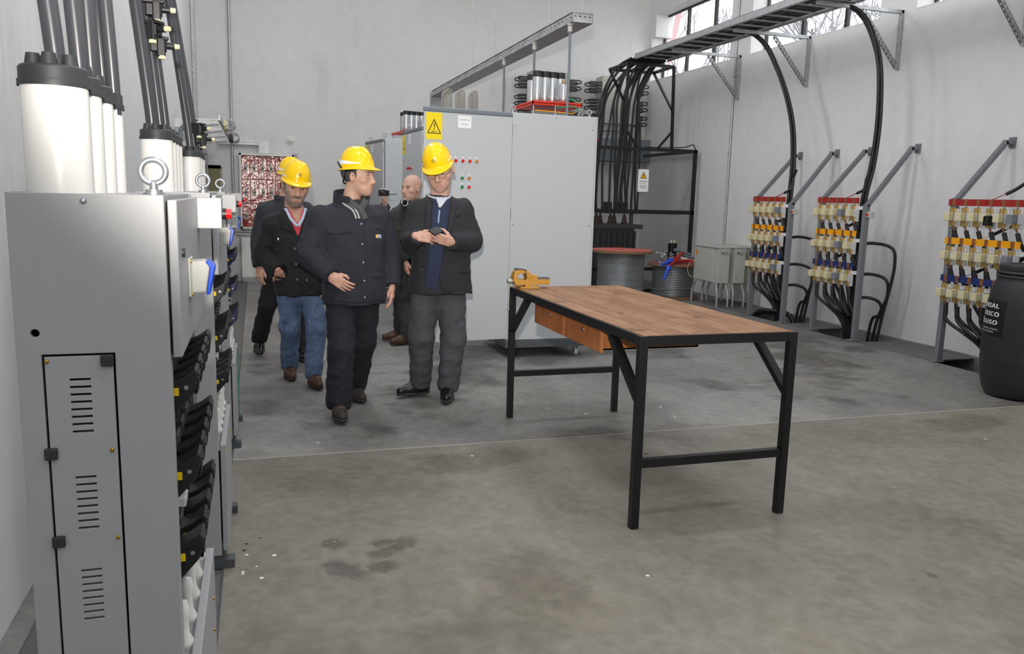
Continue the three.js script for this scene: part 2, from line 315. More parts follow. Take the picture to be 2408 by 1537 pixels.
function makeRowCabinet(label, blue) {
  const o = thing('distribution_cabinet', label, 'cabinet', [CABX, 0, 0], 0, 'floor cabinets in the left row');
  const F = 0.128, B = -0.128, N = 0.33, T = 1.486, Y0 = 0.06;
  const body = part(o, 'body', [
    bx(B, F - 0.002, T - 0.012, T, -N, N - 0.013), bx(B, F, Y0, Y0 + 0.012, -N, N - 0.013), bx(B, B + 0.012, Y0, T, -N, N - 0.013), bx(B, F, Y0, T, -N, -N + 0.012),
    rbx(F - 0.012, F, 0.52, T, -N, -N + 0.03, 0.002, 1), rbx(F - 0.012, F, 0.52, T, N - 0.042, N - 0.014, 0.002, 1),
    bx(0.036, 0.040, Y0, T - 0.012, -N + 0.01, N - 0.014), bx(0.04, F, 1.172, 1.178, -N + 0.01, N - 0.014), bx(0.04, F, 0.50, 0.505, -N + 0.01, N - 0.014)], M.cabRow);
  // near side panel with its louvred cover let in
  const vx0 = -0.084, vx1 = 0.029, vy0 = 0.16, vy1 = 1.191, gp = 0.0042;
  const side = part(o, 'side_panel', ext(rect(B, F, Y0, T), 0.013, [rect(vx0 - gp, vx1 + gp, vy0 - gp, vy1 + gp), Array.from({ length: 14 }, (_, i) => [-0.096 + 0.0075 * Math.cos(i / 14 * 2 * PI), 1.235 + 0.0075 * Math.sin(i / 14 * 2 * PI)])], 0.0015).translate(0, 0, N - 0.013), M.cabRow);
  part(side, 'screw', new THREE.SphereGeometry(0.0062, 12, 6, 0, PI * 2, 0, PI / 2).rotateX(PI / 2).translate(-0.005, 1.473, N), M.zinc);
  const holes = []; for (const [y0, y1] of [[1.147, 1.048], [0.959, 0.859], [0.773, 0.674]]) for (let k = 0; k < 8; k++) holes.push(slot(-0.045, -0.010, y0 + (y1 - y0) * k / 7, 0.0042));
  const cover = part(o, 'vent_cover', ext(rect(vx0, vx1, vy0, vy1), 0.011, holes, 0.001).translate(0, 0, N - 0.0115), M.cabRow);
  for (const [x, y] of [[0.02, 1.182], [-0.082, 1.009], [-0.079, 0.837], [-0.08, 0.4]]) part(cover, 'hinge', rb(0.022, 0.022, 0.010, x, y, N + 0.003, 0.003), M.rubber);
  for (const [x, y] of [[-0.080, 1.183], [0.020, 1.009], [0.022, 0.835], [0.022, 0.42]]) part(cover, 'screw', new THREE.SphereGeometry(0.0042, 10, 6).scale(1, 1, 0.7).translate(x, y, N + 0.001), M.brass);
  // upper and lower front pans
  const P0 = F + 0.004, P1 = F + 0.021;
  const door = part(o, 'upper_door', rbx(P0, P1, 1.18, T - 0.008, -N + 0.01, N - 0.012, 0.003), M.cabRow);
  part(door, 'key_lock', cyl(0.009, 0.006, P1 + 0.002, 1.375, 0.24, 'x', 14), M.rubber);
  const low = part(o, 'lower_door', [rbx(P0 + 0.002, P1 + 0.006, 0.075, 0.512, -N + 0.01, N - 0.012, 0.003), rbx(F - 0.006, P0 + 0.004, 0.49, 0.50, -N + 0.01, N - 0.012, 0.002, 1)], M.cabRow);
  for (const [y, z] of [[0.42, 0.1], [0.33, 0.1], [0.42, -0.2], [0.33, -0.2]]) part(low, 'screw', cyl(0.004, 0.006, P1 + 0.008, y, z, 'x', 8), M.brass);
  // lamp box
  const lb = part(o, 'lamp_box', rbx(P1, P1 + 0.058, 1.402, 1.478, -0.30, -0.21, 0.003), M.cabRow);
  part(lb, 'lamp_bezel', cyl(0.0145, 0.010, P1 + 0.063, 1.438, -0.25, 'x', 18), M.black);
  part(lb, 'signal_lamp', [cyl(0.0135, 0.012, P1 + 0.074, 1.438, -0.25, 'x', 18, 0.0125)], M.redLamp);
  // industrial socket with blue lid
  const so = part(o, 'socket', [rb(0.006, 0.082, 0.076, P1 + 0.003, 1.313, 0.09, 0.003), ext([[0, -0.034], [0.03, -0.032], [0.040, 0.03], [0.024, 0.036], [0, 0.034]], 0.062, [], 0.004).translate(P1 + 0.005, 1.313, 0.059)], M.boxGrey);
  part(so, 'socket_lid', [ext([[0.030, -0.036], [0.037, -0.036], [0.049, 0.024], [0.036, 0.036], [0.030, 0.033], [0.039, 0.022]], 0.066, [], 0.002).translate(P1 + 0.005, 1.313, 0.057)], M.blueCap);
  for (const y of [1.348, 1.278]) part(so, 'screw', cyl(0.0035, 0.004, P1 + 0.007, y, 0.122, 'x', 8), M.brass);
  // fuse switches, three rows of five
  [0.762, 0.935, 1.108].forEach((y, r) => {
    for (let k = 0; k < 5; k++) {
      const z = 0.245 - k * 0.107, b2 = blue && r !== 1 && k < 2;
      const f = part(o, 'fuse_switch', [rb(0.05, 0.15, 0.088, F - 0.036, y + 0.002, z, 0.004, 1), rb(0.03, 0.022, 0.06, F - 0.012, y + 0.07, z, 0.004, 1)], r === 0 && k % 2 ? M.clearP : M.rubber);
      const hm = part(f, 'grip', handleGeo.clone().scale(1, 1, 1).translate(F - 0.012, y, z), b2 || (blue && k === 0) ? M.navy : M.handle, true);
      part(hm, 'yellow_tab', box(0.012, 0.016, 0.073, F + 0.002, y - 0.004, z), M.yellowTab);
      part(hm, 'rivet', cyl(0.0045, 0.074, F + 0.022, y + 0.004, z, 'z', 10), M.zinc);
    }
  });
  for (let k = 0; k < 5; k++) part(o, 'insulator', insulatorGeo.clone().translate(F - 0.006, 0.535, 0.245 - k * 0.107), M.pvc);
  // pipes for the incoming cables
  for (let k = 0; k < 4; k++) {
    const z = 0.27 - k * 0.135, x = -0.052;
    const p = part(o, 'cable_pipe', lathe([[0.055, T], [0.055, 1.684], [0.052, 1.684], [0.052, T]], 28).translate(x, 0, z), M.pvc);
    const cap = [lathe([[0.0585, 1.672], [0.0585, 1.683], [0.056, 1.685], [0.056, 1.704], [0.053, 1.708], [0, 1.708]], 28).translate(x, 0, z)];
    for (let q = 0; q < 5; q++) { const a = q * 2 * PI / 5 + 0.3; cap.push(cyl(0.015, 0.022, x + 0.031 * Math.cos(a), 1.718, z + 0.031 * Math.sin(a), 'y', 12, 0.011)); }
    part(p, 'rubber_cap', cap, M.rubber);
  }
  part(o, 'eye_bolt', eyeGeo.clone().translate(0.098, T, 0.20), M.zinc, true);
  for (const z of [N - 0.04, -N + 0.04]) part(o, 'base_channel', [bx(B, F, 0.0, Y0, z - 0.03, z + 0.03), bx(F, F + 0.047, 0.0, 0.034, z - 0.03, z + 0.03)], M.plinth);
  return o;
}
const rc0 = makeRowCabinet('nearest grey floor cabinet with louvred side panel and white cable pipes on top', false); rc0.position.z = CABZ[0];
const rc1 = dup(rc0, [CABX, 0, CABZ[1]], 0, 'second grey floor cabinet from the camera in the left row');
const rc2 = makeRowCabinet('farthest of three grey floor cabinets in the left row, with dark blue fuse grips', true); rc2.position.z = CABZ[2];
part(rc2, 'green_cord', tube([[0.15, 0.47, -0.1], [0.157, 0.52, -0.12], [0.158, 0.3, -0.13], [0.16, 0.07, -0.14]], 0.0032, 20, 6), M.greenWire);

// cables rising from the pipes
function cable(label, pts, r, group, mat = M.cable, name = 'power_cable', n = 48) { return solo(name, label, 'cable', tube(pts, r, n, 10), mat, group); }
const ORD = ['first', 'second', 'third', 'fourth', 'fifth'];
const up = (x, z, dx, dy, dz, r, group, label) => cable(label, [[x, 1.66, z], [x + dx * 0.02, 1.72, z], [x + dx * 0.25, 1.95, z + dz * 0.25], [x + dx, 2.6 + dy, z + dz], [x + dx * 2.2, 3.6 + dy, z + dz * 2]], r, group, M.cableThick);
for (const [i, [x, z, dx, r]] of [[-0.333, -1.675, -0.085, 0.0165], [-0.318, -1.80, -0.05, 0.0165], [-0.323, -1.945, -0.02, 0.0175], [-0.322, -2.085, -0.05, 0.0165], [-0.30, -2.07, -0.04, 0.0145]].entries()) up(x, z, dx, 0, 0, r, 'cables above the nearest cabinet', ORD[i] + ' from left of five thick black cables rising above the nearest cabinet');
for (const [i, [x, z, dx, r]] of [[-0.352, -3.28, -0.085, 0.021], [-0.338, -3.42, -0.075, 0.017], [-0.33, -3.55, -0.08, 0.015]].entries()) up(x, z, dx, 0, 0, r, 'cables above the second cabinet', ORD[i] + ' from left of three black cables rising above the second cabinet');
for (const [i, [x, z, dx, r]] of [[-0.335, -4.88, -0.10, 0.021], [-0.322, -5.01, -0.10, 0.019], [-0.316, -5.15, -0.11, 0.016]].entries()) up(x, z, dx, 0, 0, r, 'cables above the third cabinet', ORD[i] + ' from left of three black cables rising above the third cabinet');
// insulation-piercing tap connectors on the cables
function tap(x, y, z, turn, label) {
  const o = thing('tap_connector', label, 'connector', [x, y, z], turn, 'black tap connectors clamped on the cables');
  part(o, 'body', [rb(0.06, 0.048, 0.045, 0, 0, 0, 0.008), rb(0.075, 0.012, 0.05, 0.0, 0.028, 0, 0.004), rb(0.03, 0.07, 0.03, 0.01, -0.005, 0.012, 0.006)], M.handle);
  part(o, 'end_cap', [cyl(0.013, 0.035, 0.04, 0.004, 0.004, 'x', 14)], M.handle);
  part(o, 'bolt_head', [cyl(0.0105, 0.02, 0.066, 0.004, 0.004, 'x', 8, 0.009)], M.cream);
  part(o, 'cream_plug', [cyl(0.0135, 0.012, 0.012, -0.042, 0.016, 'y', 16)], M.cream);
}
tap(-0.345, 2.15, -3.40, 0.1, 'black tap connector on the second cabinet\'s cables, third from below'); tap(-0.352, 2.075, -3.39, -0.5, 'black tap connector with round cream plug, middle one above the second cabinet');
tap(-0.338, 2.025, -3.42, 0.2, 'lowest black tap connector on the second cabinet\'s cables'); tap(-0.345, 2.215, -3.43, 0.3, 'topmost black tap connector on the second cabinet\'s cables');
tap(-0.30, 1.83, -4.98, -0.4, 'upper black tap connector on the third cabinet\'s cables'); tap(-0.29, 1.775, -5.0, 0.3, 'lower black tap connector on the third cabinet\'s cables');

// ---------------------------------------------------------------- far left corner: wall tray, lamps, glass-door cases, breaker board
{
  const o = thing('side_ladder_tray', 'galvanised wire ladder tray on brackets along the far left wall', 'cable tray', [0, 0, 0]);
  for (const x of [-0.66, -0.36]) part(o, 'side_rail', bx(x - 0.012, x + 0.012, 2.25, 2.31, -14.12, -9.7), M.galv);
  for (let k = 0; k < 30; k++) part(o, 'rung', bx(-0.65, -0.37, 2.252, 2.264, -9.75 - k * 0.148, -9.73 - k * 0.148), M.galv);
  for (const z of [-9.8, -10.9, -12.0, -13.1]) { const b = part(o, 'bracket', [ext([[XL, 2.16], [XL, 2.26], [-0.38, 2.25], [-0.38, 2.22]], 0.04).translate(0, 0, z - 0.02)], M.galv); part(b, 'wall_plate', bx(XL, XL + 0.012, 2.06, 2.38, z - 0.035, z + 0.035), M.galv); }
  const t = thing('trunking_elbow', 'slotted galvanised trunking running along the back wall and down to the red breaker board', 'trunking', [0, 0, 0]);
  part(t, 'channel', [bx(-0.55, 0.225, 2.225, 2.228, ZB, ZB + 0.10), bx(-0.55, 0.225, 2.282, 2.285, ZB, ZB + 0.10), bx(0.07, 0.225, 2.095, 2.225, ZB, ZB + 0.10)], M.galv);
  part(t, 'slotted_cover', ext(rect(-0.55, 0.225, 2.225, 2.285), 0.003, Array.from({ length: 14 }, (_, k) => rect(-0.5 + k * 0.045, -0.48 + k * 0.045, 2.26, 2.268))).translate(0, 0, ZB + 0.10), M.galv);
}
[[-0.33, 2.27, -10.9, 'caged bulkhead lamp with cream base hanging on the wall tray, nearer one'], [-0.32, 2.23, -12.8, 'caged bulkhead lamp with black base hanging on the wall tray, farther one']].forEach(([x, y, z, l], i) => {
  const o = thing('bulkhead_lamp', l, 'lamp', [x, y, z], 0, 'caged lamps on the wall tray');
  part(o, 'base', [rb(0.05, 0.1, 0.5, 0, 0, 0, 0.02), cyl(0.035, 0.1, 0.0, 0.02, 0.27, 'z', 14)], i ? M.black : M.cream);
  part(o, 'glass_cover', new THREE.CapsuleGeometry(0.045, 0.34, 6, 14).rotateX(PI / 2).translate(0.05, 0.02, -0.02), M.glass);
  for (let k = -2; k <= 2; k++) part(o, 'guard_wire', new THREE.TorusGeometry(0.06, 0.004, 6, 18).translate(0.05, 0.02, k * 0.085), M.zinc);
  part(o, 'hook', tube([[0, 0.02, 0], [-0.02, 0.07, 0], [-0.03, 0.05, 0]], 0.006, 10, 6), M.zinc);
});
{
  const o = thing('glass_door_case', 'tall narrow glass-door case on the far left wall behind the cables', 'cabinet', [XL, 0, -11.3]);
  part(o, 'carcass', [bx(0, 0.22, 0.9, 2.0, -0.35, -0.32), bx(0, 0.22, 0.9, 2.0, 0.32, 0.35), bx(0, 0.22, 1.97, 2.0, -0.35, 0.35), bx(0, 0.22, 0.9, 0.93, -0.35, 0.35), bx(0, 0.02, 0.9, 2.0, -0.35, 0.35)], M.boxGrey);
  part(o, 'door_frame', [bx(0.22, 0.245, 0.9, 2.0, -0.35, -0.3), bx(0.22, 0.245, 0.9, 2.0, 0.3, 0.35), bx(0.22, 0.245, 1.95, 2.0, -0.3, 0.3), bx(0.22, 0.245, 0.9, 0.95, -0.3, 0.3)], M.cabRow);
  part(o, 'door_pane', bx(0.228, 0.234, 0.95, 1.95, -0.3, 0.3), M.glass);
  for (let k = 0; k < 3; k++) part(o, 'breaker_block', rb(0.06, 0.13, 0.18, 0.06, 1.15 + k * 0.28, -0.05, 0.01), M.clearP);
  const r = thing('painted_backboard', 'red painted backboard standing beside the glass-door case', 'panel', [XL, 0, -10.6]);
  part(r, 'board', bx(0.02, 0.045, 0.9, 1.72, -0.22, 0.22), M.redBar); part(r, 'frame', [bx(0, 0.06, 0.9, 1.75, -0.26, -0.22), bx(0, 0.06, 0.9, 1.75, 0.22, 0.26), bx(0, 0.06, 1.72, 1.75, -0.22, 0.22)], M.galv);
  const j = thing('junction_box', 'small grey junction box under the near end of the wall tray', 'junction box', [XL, 1.86, -9.75]);
  part(j, 'box_body', rb(0.14, 0.28, 0.2, 0.07, 0, 0, 0.01), M.boxGrey); part(j, 'lid', rb(0.02, 0.24, 0.17, 0.15, 0, 0, 0.006), M.clearP); part(j, 'hose', tube([[0.07, 0.14, 0], [0.08, 0.28, 0], [0.2, 0.38, 0], [0.28, 0.40, -0.1]], 0.022, 30, 8), M.cabTrim);
  const w = thing('olive_case', 'olive framed glass case standing in the far left corner', 'cabinet', [XL + 0.012, 0, -13.2]);
  part(w, 'carcass', [bx(0.0, 0.34, 0.02, 1.85, -0.3, -0.26), bx(0.0, 0.34, 0.02, 1.85, 0.26, 0.3), bx(0.0, 0.34, 1.8, 1.85, -0.3, 0.3), bx(0.0, 0.34, 0.02, 0.1, -0.3, 0.3), bx(0, 0.03, 0.02, 1.85, -0.3, 0.3)], std(0x77704f, 0.6));
  part(w, 'door_pane', bx(0.33, 0.336, 0.1, 1.8, -0.26, 0.26), M.glass); for (const y of [0.7, 1.1, 1.5]) part(w, 'instrument', rb(0.12, 0.16, 0.2, 0.15, y, 0, 0.01), M.boxGrey);
}
// red breaker board on the back wall
{
  const o = thing('breaker_board', 'red breaker board in a white frame on the back wall', 'breaker board', [0.19, 0, ZB]);
  const w = 0.86, y0 = 0.87, y1 = 2.09, x0 = -w / 2;
  part(o, 'frame', [bx(x0, -x0, y1 - 0.03, y1, 0, 0.12), bx(x0, -x0, y0, y0 + 0.03, 0, 0.12), bx(x0, x0 + 0.03, y0, y1, 0, 0.12), bx(-x0 - 0.03, -x0, y0, y1, 0, 0.12), bx(x0, -x0, y0, y1, 0, 0.02)], M.white);
  const redP = std(0x9c1f1a, 0.16, 0, { bumpMap: tex(256, 0.5, (u, v) => fbm(u, v, 7, 4, 300), false), bumpScale: 0.004 });
  const cw = (w - 0.06) / 6, rh = (y1 - y0 - 0.06) / 3;
  for (let r = 0; r < 3; r++) for (let c = 0; c < 6; c++) {
    const cx = x0 + 0.03 + (c + 0.5) * cw, cy = y0 + 0.03 + (r + 0.5) * rh;
    const p = part(o, 'red_module', rb(cw - 0.006, rh - 0.008, 0.03, cx, cy, 0.055, 0.004, 1), redP);
    const b = part(p, 'breaker', rb(0.045, 0.12, 0.04, cx, cy - 0.01, 0.082, 0.004, 1), M.boxGrey); part(b, 'toggle', box(0.03, 0.03, 0.02, cx, cy - 0.015, 0.11), M.navy);
    part(p, 'wire_eye', [new THREE.TorusGeometry(0.011, 0.004, 6, 12).translate(cx, cy + rh * 0.36, 0.074), tube([[cx, cy + rh * 0.32, 0.075], [cx + 0.012, cy + rh * 0.25, 0.08], [cx, cy + 0.07, 0.08]], 0.004, 8, 5)], M.black);
    part(p, 'terminal', cyl(0.008, 0.01, cx, cy - rh * 0.36, 0.074, 'z', 8), M.black);
  }
  const d = part(o, 'open_door', bx(0, 0.012, y0, y1 + 0.02, 0, 0.12).rotateY(0.5).translate(-x0 + 0.002, 0, 0.11), M.white);
  part(d, 'door_paper', bx(-0.002, -0.0005, 1.7, 1.95, 0.02, 0.1).rotateY(0.5).translate(-x0 + 0.002, 0, 0.11), M.boxGrey);
  const lo = thing('low_cabinet', 'low white sheet-metal cabinet under the red breaker board', 'cabinet', [0.12, 0, ZB]);
  part(lo, 'carcass', bx(-0.36, 0.8, 0.06, 0.72, 0.02, 0.18), M.white); part(lo, 'plinth', bx(-0.35, 0.79, 0, 0.06, 0.02, 0.17), M.cabRow);
  for (const s of [0, 1]) part(lo, 'door', rbx(-0.355 + s * 0.58, 0.215 + s * 0.58, 0.08, 0.71, 0.18, 0.195, 0.003), M.white);
  [0.775, 0.825].forEach((y, i) => { const c = thing('conduit', i ? 'upper horizontal conduit above the low white cabinet' : 'lower horizontal conduit above the low white cabinet', 'conduit'); part(c, 'pipe', rod([-0.3, y, ZB + 0.04], [1.3, y, ZB + 0.04], 0.018, 10), M.galv); for (const x of [0, 0.7]) part(c, 'clip', box(0.03, 0.05, 0.07, x, y, ZB + 0.035), M.galv); });
}

// ---------------------------------------------------------------- free-standing panel cabinets on castors
const warnTex = canvasTex(256, 400, (c, w, h) => {
  c.fillStyle = '#f0d400'; c.fillRect(0, 0, w, h); c.strokeStyle = '#1a1a12'; c.lineWidth = 13; c.lineJoin = 'round';
  c.beginPath(); c.moveTo(w / 2, 105); c.lineTo(26, 308); c.lineTo(w - 26, 308); c.closePath(); c.stroke();
  c.fillStyle = '#1a1a12'; c.beginPath(); c.moveTo(138, 150); c.lineTo(116, 205); c.lineTo(136, 200); c.lineTo(122, 238); c.lineTo(116, 234); c.lineTo(120, 256); c.lineTo(138, 242); c.lineTo(130, 239); c.lineTo(150, 190); c.lineTo(132, 195); c.lineTo(150, 150); c.closePath(); c.fill();
  c.font = 'bold 36px sans-serif'; c.textAlign = 'center'; c.fillText('400 V', w / 2, 294);
});
const nameTex = canvasTex(256, 214, (c, w, h) => { c.fillStyle = '#e9ebee'; c.fillRect(0, 0, w, h); c.fillStyle = '#50545a'; c.font = '34px sans-serif'; c.textAlign = 'center'; c.fillText('TABLERO F.M.', w / 2, 84); c.fillText('SECTOR 2', w / 2, 158); });
const nameTexB = canvasTex(128, 107, (c, w, h) => { c.fillStyle = '#e9ebee'; c.fillRect(0, 0, w, h); c.fillStyle = '#50545a'; c.font = '17px sans-serif'; c.textAlign = 'center'; c.fillText('TABLERO F.M.', w / 2, 42); c.fillText('SECTOR 1', w / 2, 80); });
const printed = (map, r = 0.5) => new THREE.MeshStandardMaterial({ map, roughness: r });
const M_warn = printed(warnTex, 0.4), M_name = printed(nameTex), M_nameB = printed(nameTexB), M_tag = std(0xd9dadb, 0.5);
const M_panel = std(0xb9bdc0, 0.36, 0, { bumpMap: paintBump, bumpScale: 0.0002 });
function lampGeo(r, x, y, z) { return cyl(r, 0.014, x, y, z + 0.007, 'z', 18, r * 0.9); }
// local axes: x 0..depth (front face at x=0, facing -x), z 0 (near side) .. -width; door hinged at the near front edge
function makePanel(label, pos, turn, width, depth, openAngle, title, lower) {
  const H0 = 0.17, H1 = 2.25;
  const o = thing('panel_cabinet', label, 'cabinet', pos, turn, 'panel cabinets on castors');
  part(o, 'body', [rbx(0.012, depth - 0.015, H0, H1, -width, -0.016, 0.004), bx(0, 0.014, H0, H0 + 0.04, -width, -0.016), bx(0, 0.014, H1 - 0.04, H1, -width, -0.016)], M_panel);
  const sp = part(o, 'side_panel', rbx(0.006, depth - 0.02, H0 + 0.004, H1 - 0.004, -0.016, 0, 0.003), M_panel);
  for (const [x, y] of [[0.03, H1 - 0.12], [depth - 0.05, H1 - 0.12], [0.03, 1.25], [depth - 0.05, 1.25], [0.03, 0.4], [depth - 0.05, 0.4], [depth / 2, H1 - 0.03]]) part(sp, 'panel_screw', cyl(0.007, 0.004, x, y, 0.002, 'z', 10), M.zinc);
  part(o, 'rear_edge', rbx(depth - 0.018, depth, H0, H1, -0.02, -0.002, 0.003), M_panel);
  part(o, 'plinth', rbx(-0.02, depth - 0.04, 0.10, H0, -width - 0.02, 0.02, 0.004), M.plinth);
  for (const [x, z] of [[0.06, -0.06], [depth - 0.12, -0.06], [0.06, -width + 0.06], [depth - 0.12, -width + 0.06]]) {
    const c = part(o, 'castor', [rbx(x - 0.025, x + 0.025, 0.085, 0.102, z - 0.03, z + 0.03, 0.003), bx(x - 0.02, x - 0.016, 0.03, 0.09, z - 0.012, z + 0.02), bx(x + 0.016, x + 0.02, 0.03, 0.09, z - 0.012, z + 0.02)], M.zinc);
    part(c, 'wheel', cyl(0.036, 0.028, x, 0.036, z + 0.004, 'x', 18), M.clearP);
  }
  for (const [x, z] of [[0.02, -0.05], [depth - 0.07, -0.05], [0.03, -width + 0.05]]) part(o, 'eye_bolt', eyeGeo.clone().translate(x, H1, z), M.zinc, true);
  // the door, built closed in its own frame: hinge at the origin, leaf along -z, outside facing -x
  const d = new THREE.Group(); d.name = 'door'; d.position.set(-0.004, 0, 0.0); d.rotation.y = openAngle; o.add(d);
  const L = width - 0.01, lx = -0.022;
  part(d, 'door_leaf', rbx(lx, 0, H0 + 0.02, H1 - 0.045, -L, 0, 0.006), M_panel);
  part(d, 'top_trim', rbx(lx - 0.006, 0.004, H1 - 0.046, H1 - 0.004, -L - 0.004, 0.0, 0.012, 3), M.cabTrim);
  const face = (name, w, h, zc, yc, mat) => { const g = new THREE.PlaneGeometry(w, h).rotateY(-PI / 2).translate(lx - 0.0015, yc, zc); part(d, name, g, mat, true); };
  face('warning_sign', 0.145, 0.226, -L + 0.09, H1 - 0.165, M_warn); face('name_label', 0.125, 0.105, -L + 0.37, H1 - 0.115, title);
  const lamp = (zc, y, mat, tag) => { const b = cyl(0.016, 0.006, lx - 0.003, y, zc, 'x', 18); const q = part(d, 'signal_lamp', cyl(0.0135, 0.012, lx - 0.010, y, zc, 'x', 18), mat); part(d, 'lamp_bezel', b, M.chrome); if (tag) face('engraved_tag', 0.026, 0.012, zc, y + 0.032, M_tag); };
  const z0 = -L + 0.29;
  [M.redLamp, M.redLamp, M.redLamp, M.amberLamp].forEach((m, i) => lamp(z0 + i * 0.066, 1.80, m, true));
  lamp(z0 + 0.062, 1.652, M.greenLamp, true); lamp(z0 + 0.128, 1.652, M.amberLamp, true); lamp(z0 + 0.062, 1.575, M.greenLamp, true); lamp(z0 + 0.128, 1.575, M.redLamp, true);
  part(d, 'hinge', [cyl(0.008, 0.09, -0.006, 1.35, 0.004, 'y', 10), cyl(0.008, 0.09, -0.006, 0.5, 0.004, 'y', 10), cyl(0.008, 0.09, -0.006, 2.1, 0.004, 'y', 10)], M.zinc);
  return o;
}
const panA = makePanel('nearest panel cabinet on castors with its door swung wide open', [2.215, 0, -7.10], 0, 0.84, 0.835, 1.69, M_name);
const panB = makePanel('middle panel cabinet on castors, mostly behind the open door', [1.80, 0, -9.02], 0.05, 0.92, 0.97, 0.02, M_nameB);
const panC = makePanel('farthest panel cabinet on castors, with closed door', [1.715, 0, -11.36], 0.11, 0.94, 0.90, 0.02, M_nameB);

// capacitor banks on red trays on top of the cabinets
function capBank(label, pos, turn) {
  const o = thing('capacitor_bank', label, 'capacitor bank', pos, turn, 'capacitor banks on the cabinets');
  part(o, 'tray', [rbx(-0.25, 0.24, 0.10, 0.112, -0.3, 0.28, 0.003), bx(-0.25, 0.24, 0.09, 0.125, 0.272, 0.28), bx(-0.25, -0.242, 0.09, 0.125, -0.3, 0.28), bx(0.232, 0.24, 0.09, 0.125, -0.3, 0.28)], M.redTray);
  for (const [x, z] of [[-0.23, 0.25], [0.22, 0.25], [-0.02, 0.26], [-0.23, -0.27], [0.22, -0.27]]) part(o, 'stud', cyl(0.007, 0.12, x, 0.06, z, 'y', 8), M.zinc);
  for (const [x, z] of [[0.09, 0.17], [-0.13, 0.05], [-0.05, 0.04], [0.03, 0.03], [0.11, 0.02], [-0.1, -0.2]]) {
    const tall = !(x === 0.09), h = tall ? 0.26 : 0.19;
    const c = part(o, 'capacitor', lathe([[0, 0.112], [0.046, 0.112], [0.046, 0.112 + h * 0.35], [0.047, 0.112 + h * 0.36], [0.046, 0.112 + h * 0.37], [0.046, 0.1 + h], [0.042, 0.112 + h], [0, 0.112 + h]], 22).translate(x, 0, z), M.alu);
    if (tall) part(c, 'terminal_cap', cyl(0.047, 0.05, x, 0.112 + h + 0.022, z, 'y', 20, 0.044), M.black); else part(c, 'terminal_stud', [cyl(0.006, 0.03, x - 0.015, 0.32, z, 'y', 8), cyl(0.006, 0.03, x + 0.015, 0.32, z, 'y', 8)], M.brass);
  }
  part(o, 'earth_wire', [tube([[-0.02, 0.09, 0.27], [0.02, 0.075, 0.285], [0.1, 0.09, 0.285], [0.17, 0.085, 0.29], [0.21, 0.05, 0.27]], 0.006, 24, 6), tube([[0.14, 0.17, 0.1], [0.19, 0.17, 0.14], [0.25, 0.13, 0.16]], 0.01, 16, 6)], M.greenWire);
  part(o, 'bare_wire', tube([[-0.22, 0.04, 0.27], [0, 0.035, 0.26], [0.15, 0.03, 0.27], [0.19, 0.05, 0.25]], 0.005, 20, 6), M.yellowBar);
  return o;
}
capBank('silver capacitors on a red tray on the nearest panel cabinet', [2.68, 2.25, -7.46], 0);
capBank('silver capacitors on a red tray on the farthest panel cabinet', [2.20, 2.25, -11.80], 0.11);
// resistor bank of looped elements on the middle cabinet
{
  const o = thing('resistor_bank', 'row of upright looped heating elements on the middle panel cabinet', 'resistor bank', [2.30, 2.25, -9.45], 0.05);
  part(o, 'base_frame', [rbx(-0.26, 0.26, 0, 0.16, -0.16, 0.16, 0.006)], M.stainless);
  const loop = (w, h) => tube([[-w, 0, 0], [-w, h - w, 0], [-w * 0.7, h - 0.3 * w, 0], [0, h, 0], [w * 0.7, h - 0.3 * w, 0], [w, h - w, 0], [w, 0, 0]], 0.009, 30, 7);
  for (let k = 0; k < 9; k++) part(o, 'element_loop', loop(0.032, 0.27 + 0.03 * ((k * 7) % 3)).rotateY(0.25).translate(-0.21 + k * 0.053, 0.15, 0.10 - (k % 3) * 0.1), k > 5 ? M.elementOld : M.elementOld);
}
// wall-mounted resistor boxes at the back
function resistorBox(x0, label) {
  const o = thing('resistor_box', label, 'resistor box', [x0, 0, ZB], 0, 'stainless resistor boxes on the back wall');
  const c = part(o, 'casing', rbx(0, 0.70, 2.86, 3.68, 0.1, 0.42, 0.006), M.stainless);
  for (const [x, y] of [[0.04, 3.6], [0.66, 3.6], [0.04, 2.95], [0.66, 2.95]]) part(c, 'bolt', cyl(0.012, 0.008, x, y, 0.424, 'z', 8), M.zinc);
  part(o, 'mount', bx(0.1, 0.6, 2.75, 2.86, 0, 0.3), M.galv);
  for (const s of [-1, 1]) for (const y of [3.50, 3.20, 2.94]) {
    const X = s < 0 ? 0 : 0.70;
    for (const dz of [0.36, 0.18]) for (const dy of [0.045, -0.065]) part(o, 'element_loop', tube([[X, y + dy + 0.025, dz], [X + s * 0.2, y + dy + 0.025, dz], [X + s * 0.235, y + dy + 0.015, dz], [X + s * 0.245, y + dy, dz], [X + s * 0.235, y + dy - 0.015, dz], [X + s * 0.2, y + dy - 0.025, dz], [X, y + dy - 0.025, dz]], 0.0115, 30, 7), M.element);
  }
}
resistorBox(4.64, 'stainless box with looped elements on the back wall, the one above the capacitors'); resistorBox(5.97, 'stainless box with looped elements on the back wall, the one behind the black cables');
